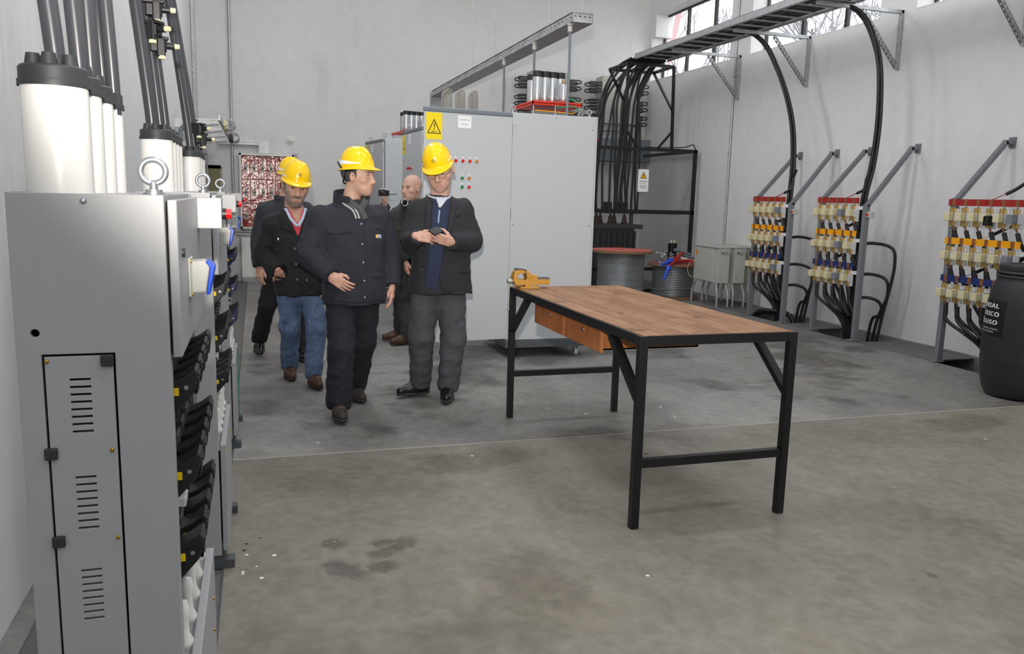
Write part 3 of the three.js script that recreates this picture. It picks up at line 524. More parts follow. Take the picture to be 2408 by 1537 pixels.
// suspended tray over the cabinets
{
  const o = thing('suspended_tray', 'long perforated steel tray hung on wires over the panel cabinets', 'cable tray');
  const x0 = 2.74, x1 = 2.94, y0 = 3.06, h = 0.07, z0 = -13.2, z1 = -7.06;
  part(o, 'channel', [bx(x0, x1, y0, y0 + 0.003, z0, z1), ext(rect(-z1, -z0, y0, y0 + h), 0.003, Array.from({ length: 60 }, (_, k) => rect(-z1 + 0.025 + k * 0.1, -z1 + 0.06 + k * 0.1, y0 + 0.044, y0 + 0.052))).rotateY(PI / 2).translate(x0, 0, 0), bx(x1 - 0.003, x1, y0, y0 + h, z0, z1), bx(x0 - 0.0, x0 + 0.02, y0 + h, y0 + h + 0.003, z0, z1), bx(x1 - 0.02, x1, y0 + h, y0 + h + 0.003, z0, z1)], M.galv);
  part(o, 'end_plate', ext(rect(x0, x1, y0, y0 + h + 0.015), 0.003, [0, 1, 2, 3].map(k => rect(x0 + 0.02 + k * 0.047, x0 + 0.04 + k * 0.047, y0 + 0.05, y0 + 0.058))).translate(0, 0, z1 - 0.003), M.galv);
  part(o, 'cover', bx(x0 - 0.004, x1 + 0.004, y0 + h + 0.012, y0 + h + 0.02, z0, z1 + 0.01), M.galv);
  part(o, 'drop_channel', [bx(x0, x1, 2.5, y0 + h, z0 - 0.1, z0 - 0.09), bx(x0, x0 + 0.004, 2.5, y0 + h, z0 - 0.1, z0), bx(x1 - 0.004, x1, 2.5, y0 + h, z0 - 0.1, z0)], M.galv);
  for (const z of [-10.7, -10.15, -7.75, -7.25]) part(o, 'hanger_wire', rod([(z === -10.15 || z === -7.25) ? x1 - 0.03 : x0 + 0.03, y0 + h, z], [(z === -10.15 || z === -7.25) ? x1 - 0.03 : x0 + 0.03, 6.0, z], 0.0035, 6), M.galv);
  [[-7.14, 2.25, 'flexible grey conduit dropping from the suspended tray to the nearest panel cabinet'], [-8.13, 0.0, 'flexible grey conduit dropping from the suspended tray behind the nearest panel cabinet'], [-9.2, 2.25, 'flexible grey conduit dropping from the suspended tray to the middle panel cabinet']].forEach(([z, yb, l]) => {
    const c = thing('drop_conduit', l, 'conduit', [2.755, 0, z], 0, 'conduits dropping from the suspended tray');
    part(c, 'hose', tube([[0, y0 - 0.06, 0], [0.002, (y0 + yb) / 2, 0.004], [-0.004, yb, 0.002]], 0.0125, 30, 8), M.cabTrim); part(c, 'gland', [cyl(0.022, 0.05, 0, y0 - 0.045, 0, 'y', 12), cyl(0.028, 0.016, 0, y0 - 0.008, 0, 'y', 6)], M.boxGrey);
  });
}
{
  const g = thing('wall_duct', 'grey rectangular duct box low on the back wall behind the cage', 'duct box', [0, 0, ZB]);
  part(g, 'casing', bx(5.6, 7.03, 2.2, 2.61, 0, 0.3), M.cabTrim); part(g, 'flange', bx(5.58, 7.04, 2.2, 2.23, 0, 0.32), M.cabTrim);
}

// ---------------------------------------------------------------- ladder tray on the right wall
const TX0 = 5.78, TX1 = 6.36, TY = 3.70, TZ0 = -12.10, TZ1 = -3.2;
{
  const o = thing('ladder_tray', 'galvanised ladder tray full of black cables high along the right wall', 'cable tray');
  const rail = (x, s) => [bx(x, x + s * 0.004, TY, TY + 0.085, TZ0, TZ1), bx(x, x + s * 0.03, TY, TY + 0.004, TZ0, TZ1), bx(x, x + s * 0.03, TY + 0.081, TY + 0.085, TZ0, TZ1)];
  part(o, 'side_rail', rail(TX0, 1), M.galv); part(o, 'side_rail', rail(TX1, -1), M.galv);
  for (let k = 0; k < 30; k++) part(o, 'rung', bx(TX0 + 0.004, TX1 - 0.004, TY + 0.012, TY + 0.026, TZ0 + 0.12 + k * 0.297, TZ0 + 0.155 + k * 0.297), M.galv);
  for (let k = 0; k < 14; k++) { const x = TX0 + 0.055 + k * 0.036; if (k === 5) continue; cable('black power cable lying in the ladder tray', [[x, TY + 0.045, TZ0 - 0.02], [x + rr(-0.008, 0.008), TY + 0.05, -10], [x + rr(-0.01, 0.01), TY + 0.045, -8], [x + rr(-0.008, 0.008), TY + 0.05, -5.5], [x, TY + 0.045, TZ1]], 0.0165, 'cables lying in the ladder tray', M.cable, 'power_cable', 30); }
  ['farthest, beside the black frame', 'second from the back wall', 'third from the back wall', 'nearest the camera', 'out near the camera end'].forEach((w, i) => {
    const z = -11.06 + i * 1.62, b = thing('tray_bracket', 'triangular galvanised bracket under the ladder tray, ' + w, 'bracket', [XR, 0, z], 0, 'brackets under the ladder tray');
    const ch = (a, c, s = 0.042) => bar(a, c, s, s, 0.003);
    part(b, 'arm', ch([-0.01, TY - 0.022, 0], [-1.17, TY - 0.022, 0]), M.galv); part(b, 'wall_channel', ch([-0.022, 3.05, 0], [-0.022, TY, 0]), M.galv);
    const L = Math.hypot(0.53, TY - 3.12), an = Math.atan2(TY - 3.12, -0.53), s2 = 0.019, hol = Array.from({ length: 13 }, (_, k) => rect((k + 0.85) * L / 14, (k + 1.35) * L / 14, -0.006, 0.006));
    part(b, 'diagonal', [ext(rect(0, L, -s2, s2), 0.003, hol).translate(0, 0, s2 - 0.003), ext(rect(0, L, -s2, s2), 0.003, hol).translate(0, 0, -s2), bx(0, L, -s2, -s2 + 0.003, -s2, s2)].map(q => q.rotateZ(an).translate(-0.03, 3.07, 0)), M.galv);
  });
}
// cables dropping from the tray to the racks
const bundle = (pts, n, group, label, r = 0.017) => { for (let k = 0; k < n; k++) { const a = k * 2 * PI / n, w = 0.021; cable(label, pts.map(([x, y, z], i) => { const t = a + i * 0.25; return [x + w * Math.cos(t) * (i ? 1 : 1), y + (i === 0 ? 0.01 * k : 0), z + w * Math.sin(t) * 1.2]; }), r, group, M.cable, 'power_cable', 70); } };
bundle([[6.0, 3.77, -10.3], [6.12, 3.77, -9.72], [6.32, 3.60, -9.48], [6.46, 3.2, -9.27], [6.52, 2.6, -9.0], [6.53, 2.1, -8.9], [6.50, 1.6, -8.86], [6.5, 1.1, -8.9], [6.52, 0.4, -8.95], [6.58, -0.3, -9.0]], 3, 'cables dropping to the first fuse rack', 'black cable arching down from the ladder tray to the farthest fuse rack');
bundle([[6.0, 3.77, -8.6], [6.14, 3.77, -8.05], [6.38, 3.62, -7.76], [6.5, 3.2, -7.56], [6.53, 2.6, -7.47], [6.53, 2.0, -7.48], [6.5, 1.57, -7.53], [6.5, 1.1, -7.55], [6.52, 0.4, -7.6], [6.58, -0.3, -7.65]], 3, 'cables dropping to the second fuse rack', 'black cable arching down from the ladder tray to the middle fuse rack');

// ---------------------------------------------------------------- fuse racks
const fuseBaseM = std(0xd9dadc, 0.3), insulM = std(0x2a2a2c, 0.6), greyFuse = std(0x7c8087, 0.5);
// local: z runs along the rack (0 far end .. W near end), front faces -x
const seg1 = (s, m) => ({ s, m });
function fuseHolder(o, y, z, kind) {
  const b = part(o, 'fuse_base', [bx(-0.012, 0.012, y - 0.200, y - 0.028, z - 0.038, z + 0.05), bx(-0.05, 0.0, y - 0.15, y - 0.06, z + 0.04, z + 0.048)], fuseBaseM);
  for (const dy of [-0.042, -0.166]) part(b, 'contact_jaw', [bx(-0.045, -0.038, y + dy - 0.026, y + dy + 0.026, z - 0.022, z + 0.022), bx(-0.045, -0.012, y + dy - 0.02, y + dy + 0.02, z - 0.024, z - 0.018), bx(-0.045, -0.012, y + dy - 0.02, y + dy + 0.02, z + 0.018, z + 0.024)], M.goldish);
  if (kind !== 'none') part(b, 'fuse_link', rb(0.064, 0.076, 0.066, -0.078, y - 0.104, z, 0.006, 1), kind === 'grey' ? greyFuse : M.cream);
  part(b, 'bolt', cyl(0.009, 0.014, -0.018, y - 0.012, z, 'x', 6), M.zinc); part(b, 'bolt', cyl(0.009, 0.014, -0.016, y - 0.194, z, 'x', 6), M.zinc);
}
function fuseRack(label, z0, W, n, greyAt) {
  const o = thing('fuse_rack', label, 'fuse rack', [6.40, 0, z0], 0, 'fuse racks along the right wall');
  for (const z of [0, W]) {
    const p = part(o, 'post', rbx(-0.01, 0.05, 0.0, z ? 1.52 : 1.6, z - 0.025, z + 0.025, 0.003, 1), M.post);
    part(p, 'foot_plate', rbx(-0.06, 0.06, 0, 0.012, z - 0.04, z + 0.04, 0.002, 1), M.post);
    const y = z ? 1.5 : 1.57;
    part(o, 'wall_stay', [bar([0.02, y, z], [0.56, 2.15, z], 0.05, 0.04), bar([0.54, 2.15, z], [0.648, 2.15, z], 0.05, 0.04), bx(0.63, 0.65, 2.10, 2.2, z - 0.035, z + 0.035)], M.post);
  }
  part(o, 'cross_rail', [bx(0.0, 0.02, 1.46, 1.5, 0, W), bx(0.0, 0.02, 1.1, 1.14, 0, W), bx(0.0, 0.02, 0.74, 0.78, 0, W)], fuseBaseM);
  [[1.59, M.redBar, 'red_busbar'], [1.226, M.yellowBar, 'yellow_busbar'], [0.866, M.blueBar, 'blue_busbar']].forEach(([y, m, nm], r) => {
    const z1 = -0.03, z2 = W - 0.07, step = (z2 - z1) / n;
    const bb = part(o, nm, bx(-0.03, -0.022, y - 0.062, y, z1, z2), m);
    for (let k = 0; k < n; k++) {
      const z = z1 + (k + 0.45) * step;
      part(bb, 'copper_joint', bx(-0.0315, -0.0215, y - 0.063, y + 0.001, z - 0.019, z + 0.019), M.copper);
      fuseHolder(o, y - 0.062, z, greyAt.includes(r * 10 + k) ? 'grey' : 'fuse');
      // outgoing tail
      const yb = y - 0.262;
      const t = part(o, 'cable_lug', [rod([-0.016, yb + 0.02, z], [0.0, yb - 0.04, z + 0.012], 0.009, 8)], M.copper);
      const end = r === 2;
      const pts = end ? [[0.0, yb - 0.03, z + 0.01], [0.005, yb - 0.16, z + 0.02], [0.04, yb - 0.28 - 0.02 * k, z + 0.10 + 0.02 * (n - k)], [0.09, yb - 0.36, (z + W * 0.62) / 2 + 0.08], [0.13, 0.1, W * 0.62 + 0.02 * (k - 2)], [0.16, -0.25, W * 0.62 + 0.03 * (k - 2)]]
        : [[0.0, yb - 0.03, z + 0.01], [0.02, yb - 0.12, z + 0.035], [0.07, yb - 0.2, z + 0.05], [0.11, yb - 0.5, z + 0.06], [0.13, 0.2, W * 0.7 + 0.03 * (k - 2)], [0.17, -0.25, W * 0.7 + 0.03 * (k - 2)]];
      part(o, 'tail_cable', tube(pts, end ? 0.0165 : 0.0165, 36, 8), M.cable);
      part(o, 'heat_shrink', rod([0.0, yb - 0.03, z + 0.01], [end ? 0.004 : 0.018, yb - 0.13, z + (end ? 0.018 : 0.034)], 0.0205, 10), insulM);
    }
    // jumper strap lifting off the bar to the feeder cable
    const zj = z1 + (r === 0 ? 3.05 : r === 1 ? 2.5 : 1.5) * step;
    part(o, 'jumper_strap', bar([-0.035, y - 0.03, zj], [0.06, y + 0.06, zj + 0.14], 0.03, 0.006), m);
    part(o, 'feeder_tail', tube([[0.05, y + 0.05, zj + 0.13], [0.09, y + 0.10, zj + 0.2], [0.12, y + 0.2, W - 0.16], [0.11, y + 0.34, W - 0.08]], 0.0165, 24, 8), M.cable);
  });
  // return cables standing off behind the rack
  for (const [dz, top] of [[0.10, 1.07], [0.04, 0.72], [-0.02, 0.45]]) part(o, 'return_cable', tube([[0.12, top - 0.02, W - 0.25], [0.25, top + 0.02, W - 0.12], [0.36, top - 0.03, W + dz - 0.02], [0.39, top - 0.2, W + dz], [0.36, 0.25, W + dz - 0.08], [0.33, -0.25, W + dz - 0.14]], 0.0175, 40, 8), M.cable);
  const sb = part(o, 'push_button_box', rb(0.05, 0.062, 0.075, 0.03, 1.41, W + 0.06, 0.004), M.boxGrey); part(sb, 'button', cyl(0.014, 0.014, 0.002, 1.41, W + 0.045, 'x', 14), M.redLamp);
  return o;
}
const fr1 = fuseRack('farthest of the three fuse racks with red, yellow and blue busbars', -9.44, 0.73, 5, [4, 14, 24]);
const fr2 = fuseRack('middle one of the three fuse racks with red, yellow and blue busbars', -8.12, 0.73, 5, [3, 13, 23]);
const fr3 = fuseRack('nearest fuse rack, beside the black barrel', -6.20, 0.86, 6, [5, 15, 25]);
part(fr3, 'arc_cover', rb(0.07, 0.09, 0.055, -0.075, 1.40, 0.475, 0.006), M.black);
solo('coiled_cable', 'loop of thick black cable lying at the foot of the farthest fuse rack', 'cable', tube([[6.5, -0.2, -9.35], [6.44, 0.04, -9.3], [6.5, 0.10, -9.05], [6.62, 0.07, -8.85], [6.7, -0.2, -8.75]], 0.03, 40, 10), M.cable);

// ---------------------------------------------------------------- black steel portal and mesh cage with transformer
const Z_CAGE = -12.0;
{
  const o = thing('steel_portal', 'black steel frame carrying the cable drop above the mesh cage', 'steel frame');
  const s = 0.04, n0 = [5.63, 3.62, Z_CAGE], n1 = [6.42, 3.62, Z_CAGE], f0 = [5.58, 3.60, -12.6], f1 = [6.38, 3.60, -12.6];
  part(o, 'post', bar([5.63, 2.33, Z_CAGE], n0, s), M.blackSteel); part(o, 'post', bar([6.47, 2.33, Z_CAGE], [6.43, 3.62, Z_CAGE], s), M.blackSteel);
  part(o, 'top_frame', [bar(n0, n1, s), bar(n0, f0, s), bar(n1, f1, s), bar(f0, f1, s), bar([5.95, 3.61, Z_CAGE], [5.95, 3.60, -12.6], s)], M.blackSteel);
  part(o, 'brace', bar(f0, [5.63, 2.95, Z_CAGE], 0.032), M.blackSteel); part(o, 'brace', bar(f1, [6.44, 2.95, Z_CAGE], 0.032), M.blackSteel);
  part(o, 'brace', bar([5.65, 2.6, Z_CAGE], [5.86, 2.34, Z_CAGE], 0.032), M.blackSteel); part(o, 'brace', bar([6.45, 2.6, Z_CAGE], [6.22, 2.34, Z_CAGE], 0.032), M.blackSteel);
  const c = thing('mesh_cage', 'black framed expanded-metal cage around the transformer', 'cage', [0, 0, Z_CAGE]);
  const x0 = 3.7, x1 = 6.95, top = 2.34, m = 0.05;
  part(c, 'frame', [bx(x0, x1, top - m, top, -m, 0), bx(x0, x1, 1.285, 1.35, -m, 0), bx(x0, x1, 0.36, 0.41, -m, 0), bx(x0, x1, 0.0, 0.05, -m, 0), bx(x1 - m, x1, 0, top, -m, 0), bx(x0, x0 + m, 0, top, -m, 0), bx(x1 - m, x1, top - m, top, -2.15, 0), bx(x0, x0 + m, top - m, top, -2.15, 0), bx(5.06, 5.1, 0, top, -m, 0)], M.blackSteel);
  const meshA = tex(64, 0.036, (u, v) => { const a = Math.abs(((u + v) % 1) - 0.5), b = Math.abs(((u - v + 1) % 1) - 0.5); return Math.min(a, b) < 0.085 ? 1 : 0; }, false, 0.018);
  const meshM = std(0x3b3c3e, 0.5, 0.4, { alphaMap: meshA, alphaTest: 0.5, side: THREE.DoubleSide });
  for (const [a, b] of [[1.35, top - m], [0.41, 1.285], [0.05, 0.36]]) { const w = x1 - x0 - 2 * m; part(c, 'mesh_panel', new THREE.PlaneGeometry(w, b - a).translate((x0 + x1) / 2, (a + b) / 2, -0.03), meshM); }
  const st = canvasTex(200, 380, (g, w, h) => {
    g.fillStyle = '#eef0ee'; g.fillRect(0, 0, w, h); g.fillStyle = '#f0a800'; g.strokeStyle = '#14140f'; g.lineWidth = 9; g.lineJoin = 'round'; g.beginPath(); g.moveTo(100, 44); g.lineTo(46, 150); g.lineTo(154, 150); g.closePath(); g.fill(); g.stroke();
    g.fillStyle = '#14140f'; g.beginPath(); g.moveTo(106, 72); g.lineTo(90, 106); g.lineTo(102, 104); g.lineTo(94, 138); g.lineTo(114, 98); g.lineTo(102, 100); g.closePath(); g.fill();
    g.fillStyle = '#3c3c3c'; g.textAlign = 'center'; g.font = 'bold 28px sans-serif'; g.fillText('ATENCION', 100, 214); g.font = '18px sans-serif'; g.fillText('PELIGRO DE', 100, 248); g.font = 'bold 25px sans-serif'; g.fillText('DESCARGA', 100, 292); g.fillText('ELECTRICA', 100, 324);
    for (const [x, y] of [[18, 18], [182, 18], [18, 362], [182, 362]]) { g.beginPath(); g.arc(x, y, 6, 0, 7); g.fill(); }
  });
  const sg = thing('warning_plate', 'white electrical danger plate reading ATENCION hung on the mesh cage', 'sign', [5.985, 1.815, Z_CAGE + 0.01], 0);
  part(sg, 'plate', rb(0.19, 0.36, 0.004, 0, 0, 0, 0.002, 1), M.white); part(sg, 'print', new THREE.PlaneGeometry(0.186, 0.354).translate(0, 0, 0.0028), printed(st), true);
  solo('loose_wire', 'thin loose black wire looped along the top of the mesh cage', 'cable', tube([[6.0, 2.35, -12.02], [6.4, 2.355, -12.02], [6.75, 2.38, -12.02], [6.86, 2.42, -12.02], [6.9, 2.39, -12.02], [6.92, 2.33, -12.03]], 0.009, 40, 6), M.cable);
}
// transformer inside the cage
{
  const o = thing('transformer', 'dark finned oil transformer standing inside the mesh cage', 'transformer', [5.55, 0, -12.85]);
  const tm = std(0x4e5557, 0.55, 0.1);
  part(o, 'tank', rbx(-0.55, 0.62, 0.12, 1.02, -0.25, 0.25, 0.01), tm); part(o, 'lid', rbx(-0.62, 0.74, 1.02, 1.09, -0.33, 0.33, 0.008), tm);
  for (let k = 0; k < 8; k++) part(o, 'cooling_fin', rbx(-0.12 + k * 0.10, -0.108 + k * 0.10, 0.2, 0.98, 0.25, 0.38, 0.004, 1), tm);
  part(o, 'skid', [bx(-0.5, 0.5, 0, 0.12, 0.12, 0.2), bx(-0.5, 0.5, 0, 0.12, -0.2, -0.12)], tm);
  part(o, 'rating_plate', bx(0.2, 0.36, 0.6, 0.72, 0.385, 0.388), M.brass);
  part(o, 'tap_drum', [cyl(0.13, 0.3, -0.35, 1.3, 0.1, 'z', 20), bx(-0.42, -0.28, 1.09, 1.2, 0, 0.2)], tm); part(o, 'filler_pipe', cyl(0.035, 0.26, 0.62, 1.21, 0.1, 'y', 14), tm);
  for (let k = 0; k < 7; k++) part(o, 'bushing', lathe([[0.055, 1.09], [0.055, 1.13], [0.03, 1.14], [0.05, 1.16], [0.028, 1.18], [0.045, 1.2], [0.025, 1.22], [0.015, 1.27], [0, 1.27]], 14).translate(-0.30 + k * 0.13, 0, 0.12 - (k % 2) * 0.14), std(0x4a2c22, 0.25));
  for (let k = 0; k < 3; k++) part(o, 'terminal_block', rb(0.16, 0.16, 0.1, -0.15 + k * 0.3, 1.38, 0.1, 0.01, 1), M.rubber);
}
// the fan of cables from the tray end down into the cage
for (let k = 0; k < 14; k++) {
  const x0 = TX0 + 0.055 + k * 0.036, g = Math.floor(k / 3.0), xe = [5.42, 5.68, 5.8, 5.92, 6.1][g] + (k % 3 - 1) * 0.05, xm = 5.52 + k * 0.045 + rr(-0.05, 0.05), zz = -12.5 + rr(-0.1, 0.08);
  cable('black cable fanning down from the ladder tray into the transformer cage', [[x0, TY + 0.04, TZ0 + 0.05], [x0 - 0.01, TY + 0.02, TZ0 - 0.1], [x0 * 0.6 + xm * 0.4 + rr(-0.05, 0.05), TY - 0.12, TZ0 - 0.28], [xm, 3.15 + rr(-0.1, 0.1), zz + 0.02], [xm * 0.6 + xe * 0.4, 2.7, zz], [xe + rr(-0.03, 0.03), 2.1, zz], [xe + rr(-0.02, 0.02), 1.62, zz], [xe + (k % 3 - 1) * 0.02, 1.32, zz + 0.02]], 0.019, 'cables fanning down to the transformer', M.cable, 'power_cable', 60);
}
// a few extra slack cables hanging outside the frame
for (const [a, b] of [[5.5, 5.36], [5.56, 5.40], [6.1, 6.16]]) cable('black cable fanning down from the ladder tray into the transformer cage', [[a + 0.25, TY + 0.03, -12.15], [a + 0.12, TY - 0.08, -12.35], [a - 0.03, 3.3, -12.5], [b - 0.02, 2.7, -12.52], [b, 2.0, -12.52], [b, 1.34, -12.52]], 0.017, 'cables fanning down to the transformer', M.cable, 'power_cable', 60);
{ const r = thing('red_tool', 'red handled tool with pale cloth on the cage top behind the nearest panel cabinet', 'tool', [5.12, 2.34, -12.02]); part(r, 'red_grip', rod([-0.1, 0.02, 0], [0.06, 0.1, 0], 0.022, 10), M.redBar); part(r, 'cloth', new THREE.SphereGeometry(0.1, 12, 8).scale(0.8, 1.1, 0.5).translate(-0.07, 0.14, 0), M.white); }

// ---------------------------------------------------------------- cable drums
const wireBump = tex(256, 0.24, (u, v) => Math.abs(((v * 20 + 0.12 * Math.sin(u * 6.283)) % 1) - 0.5) * 2, false);
const wireM = std(0x8d9194, 0.38, 0.7, { bumpMap: wireBump, bumpScale: 0.004 });
const drumWood = tex(512, 0.9, (u, v) => { const n = fbm(u, v, 6, 5, 400), f = fbm(u * 1, v, 40, 3, 410); return [150 + (n - 0.5) * 60 + (f - 0.5) * 30, 84 + (n - 0.5) * 50 + (f - 0.5) * 26, 76 + (n - 0.5) * 46 + (f - 0.5) * 26]; });
const M_drum = std(0xffffff, 0.8, 0, { map: drumWood }), M_drumEdge = std(0x7d5f48, 0.85);
const M_drumTop = std(0xffffff, 0.75, 0, { map: tex(512, 0.9, (u, v) => { const n = fbm(u, v, 5, 5, 420), f = sm(0.55, 0.75, fbm(u, v, 9, 4, 440)); return [196 - (n - 0.5) * 60 - f * 20, 92 + (n - 0.5) * 40 + f * 40, 82 + (n - 0.5) * 40 + f * 40]; }) });
function drum(label, x, z, R, r, H, topM) {
  const o = thing('cable_drum', label, 'cable drum', [x, 0, z], 0, 'cable drums by the cage');
  for (const y of [0.0, H - 0.045]) {
    const fl = part(o, 'flange', lathe([[0.05, y], [R - 0.004, y], [R, y + 0.005], [R, y + 0.035], [R - 0.004, y + 0.04], [0.05, y + 0.04], [0.05, y]], 40), M_drumEdge);
    if (y) part(fl, 'flange_face', new THREE.RingGeometry(0.05, R - 0.004, 40).rotateX(-PI / 2).translate(0, y + 0.0415, 0), topM);
  }
  const w = []; const n = 26; for (let k = 0; k < n; k++) { const y = 0.045 + (H - 0.095) * (k + 0.5) / n; w.push([r + 0.002, y - (H - 0.095) / n * 0.45], [r + 0.007, y], [r + 0.002, y + (H - 0.095) / n * 0.45]); }
  part(o, 'wound_wire', lathe(w, 48), wireM);
  part(o, 'hub', lathe([[0.05, 0.01], [0.09, 0.01], [0.09, H - 0.02], [0.05, H - 0.02], [0.05, 0.01]], 20), M_drumEdge);
  part(o, 'loose_strand', tube(Array.from({ length: 17 }, (_, i) => [(r + 0.014) * Math.cos(i / 16 * PI * 2), 0.28 * H + 0.02 * Math.sin(i / 2), (r + 0.014) * Math.sin(i / 16 * PI * 2)]), 0.005, 64, 5), M.galv);
}
drum('large cable drum with a red wooden top, in front of the cage', 5.06, -10.72, 0.45, 0.335, 0.79, M_drumTop);
drum('smaller cable drum with earthing clamps lying on top, next to the right wall', 6.24, -11.30, 0.40, 0.315, 0.55, M_drum);
// gear lying on the smaller drum
{
  const Y = 0.55, X = 6.24, Z = -11.30;
  const pole = (a, m, b, l) => { const o = thing('insulated_pole', l, 'tool', [X, Y, Z], 0, 'insulated poles on the smaller drum'); part(o, 'red_shaft', rod(a, m, 0.024, 12), M.redBar); part(o, 'blue_grip', [rod(m, b, 0.033, 12, 0.02), rod(m, [m[0] + (b[0] - m[0]) * 0.3, m[1] + (b[1] - m[1]) * 0.3, m[2] + (b[2] - m[2]) * 0.3], 0.04, 12, 0.034)], M.blueCap); const d = V(b[0] - m[0], b[1] - m[1], b[2] - m[2]); part(o, 'tip', ball(0.016, b[0], b[1], b[2], 8), M.zinc); };
  pole([0.1, 0.16, 0.1], [-0.2, 0.06, 0.3], [-0.44, -0.01, 0.40], 'red pole with blue grip lying up across the smaller drum, upper one');
  pole([-0.05, 0.10, 0.26], [-0.31, -0.02, 0.43], [-0.42, -0.22, 0.48], 'red pole with blue grip hanging off the rim of the smaller drum');
  const po = thing('insulated_pole', 'short red pole lying flat under the grey rods on the smaller drum', 'tool', [X, Y, Z], 0, 'insulated poles on the smaller drum'); part(po, 'red_shaft', rod([-0.16, 0.03, 0.3], [0.16, 0.05, 0.2], 0.024, 12), M.redBar); part(po, 'end_cap', ball(0.025, 0.16, 0.05, 0.2, 10), M.black);
  const clampM = std(0x8f918f, 0.5, 0.3);
  [[-0.27, 0.03, 0.0], [-0.24, 0.09, 0.05], [-0.17, 0.12, -0.02], [-0.19, 0.03, 0.12], [-0.1, 0.07, 0.08], [-0.13, 0.16, -0.05], [-0.05, 0.12, 0.0], [-0.22, 0.14, -0.1], [-0.28, -0.0, 0.1]].forEach(([x, y, z], i) => {
    const o = thing('cable_clamp', 'grey cast clamp in the heap on the smaller drum', 'clamp', [X + x, Y + y, Z + z], i * 1.3, 'grey clamps heaped on the smaller drum');
    part(o, 'jaw', [rb(0.07, 0.045, 0.045, 0, 0, 0, 0.014), rb(0.03, 0.06, 0.03, 0.03, 0.012, 0.0, 0.01)], i % 3 ? clampM : M.cabTrim); part(o, 'screw', cyl(0.01, 0.08, -0.02, 0.01, 0, 'z', 8), M.zinc);
  });
  [[0.02, 0.20, 0.02, 0.18], [0.03, 0.14, 0.1, 0.13], [0.02, 0.09, 0.15, 0.085]].forEach(([x, y, z, h], i) => { const o = thing('grey_rod', ['topmost', 'middle', 'lowest'][i] + ' of three grey rods stacked on the smaller drum', 'rod', [X, Y, Z], 0, 'grey rods on the smaller drum'); part(o, 'shaft', rod([x - 0.02, y - 0.0, z], [x + 0.3, h - 0.06 + 0.0, z - 0.06], 0.022, 10), i === 2 ? M.white : M.cabTrim); part(o, 'ferrule', rod([x - 0.03, y, z], [x, y - 0.006, z - 0.006], 0.026, 10), M.zinc); });
  const bk = thing('black_connector', 'black two-stud connector block standing on the heap on the smaller drum', 'connector', [X + 0.03, Y, Z - 0.12]); part(bk, 'block', rb(0.11, 0.3, 0.12, 0, 0.15, 0, 0.02), M.black); for (const s of [-1, 1]) part(bk, 'stud', [cyl(0.014, 0.04, s * 0.026, 0.32, 0, 'y', 10)], M.cream);
}
// ---------------------------------------------------------------- small grey boxes on bent legs
{
  const bt = canvasTex(128, 32, (c, w, h) => { c.fillStyle = '#b9bab2'; c.fillRect(0, 0, w, h); c.fillStyle = '#2d3542'; c.fillRect(6, 8, w - 12, 15); c.fillStyle = '#8a94a8'; c.fillRect(30, 12, w - 46, 7); });
  const tri = canvasTex(32, 48, (c) => { c.fillStyle = '#e0a000'; c.beginPath(); c.moveTo(16, 4); c.lineTo(2, 44); c.lineTo(30, 44); c.closePath(); c.fill(); });
  function legBox(x0, label) {
    const o = thing('meter_box', label, 'meter box', [x0, 0, -10.15], 0, 'grey boxes on bent legs'); // near-front corner at the origin
    const W = 0.66, D = 0.20, y0 = 0.345, y1 = 0.87;
    part(o, 'casing', rbx(0.012, D, y0, y1 - 0.02, -W, 0, 0.006), M.boxGrey); part(o, 'lid', rbx(-0.012, D + 0.01, y1 - 0.02, y1, -W - 0.01, 0.012, 0.004, 1), M.boxGrey);
    const d = part(o, 'door', rbx(0, 0.014, y0 + 0.01, y1 - 0.03, -W + 0.01, -0.13, 0.004, 1), M.boxGrey);
    const tg = new THREE.PlaneGeometry(0.05, 0.08).rotateY(-PI / 2).translate(-0.0015, y1 - 0.11, -W + 0.07); part(d, 'warning_mark', tg, new THREE.MeshStandardMaterial({ color: 0xd09a10, roughness: 0.5 }), true);
    const h = part(o, 'carry_handle', [rb(0.12, 0.022, 0.02, 0.11, y1 - 0.085, 0.012, 0.008)], M.black); part(h, 'name_strip', new THREE.PlaneGeometry(0.10, 0.024).translate(0.11, y1 - 0.085, 0.0235), printed(bt), true);
    for (const y of [0.36, 0.39]) part(o, 'rivet', cyl(0.006, 0.004, 0.06, y + 0.04, 0.002, 'z', 8), M.black);
    for (const [x, zz, s] of [[0.03, -0.03, -1], [0.03, -W + 0.03, -1], [D - 0.03, -0.03, 1], [D - 0.03, -W + 0.03, 1]]) part(o, 'leg', tube([[x, y0 + 0.01, zz], [x + s * 0.005, y0 - 0.03, zz], [x + s * 0.018, y0 - 0.15, zz + (zz > -0.3 ? 0.05 : -0.05)], [x + s * 0.02, 0.1, zz + (zz > -0.3 ? 0.055 : -0.055)], [x + s * 0.02, 0.0, zz + (zz > -0.3 ? 0.055 : -0.055)]], 0.016, 24, 8), M.galv);
  }
  legBox(6.31, 'grey box on bent legs, leftmost of three by the right wall'); legBox(6.575, 'grey box on bent legs, middle of three by the right wall'); legBox(6.835, 'grey box on bent legs, rightmost of three, against the right wall');
  const t = thing('orange_tag', 'orange tagged wire hanging at the left edge of the leftmost grey box', 'tag', [6.27, 0, -10.82]); part(t, 'tag_body', rb(0.02, 0.03, 0.12, 0, 0.62, 0, 0.005), M.redTray); part(t, 'wire_loop', tube([[0, 0.61, -0.03], [-0.02, 0.5, -0.06], [-0.01, 0.4, -0.02], [0.01, 0.38, 0.03]], 0.004, 20, 5), M.cream);
}
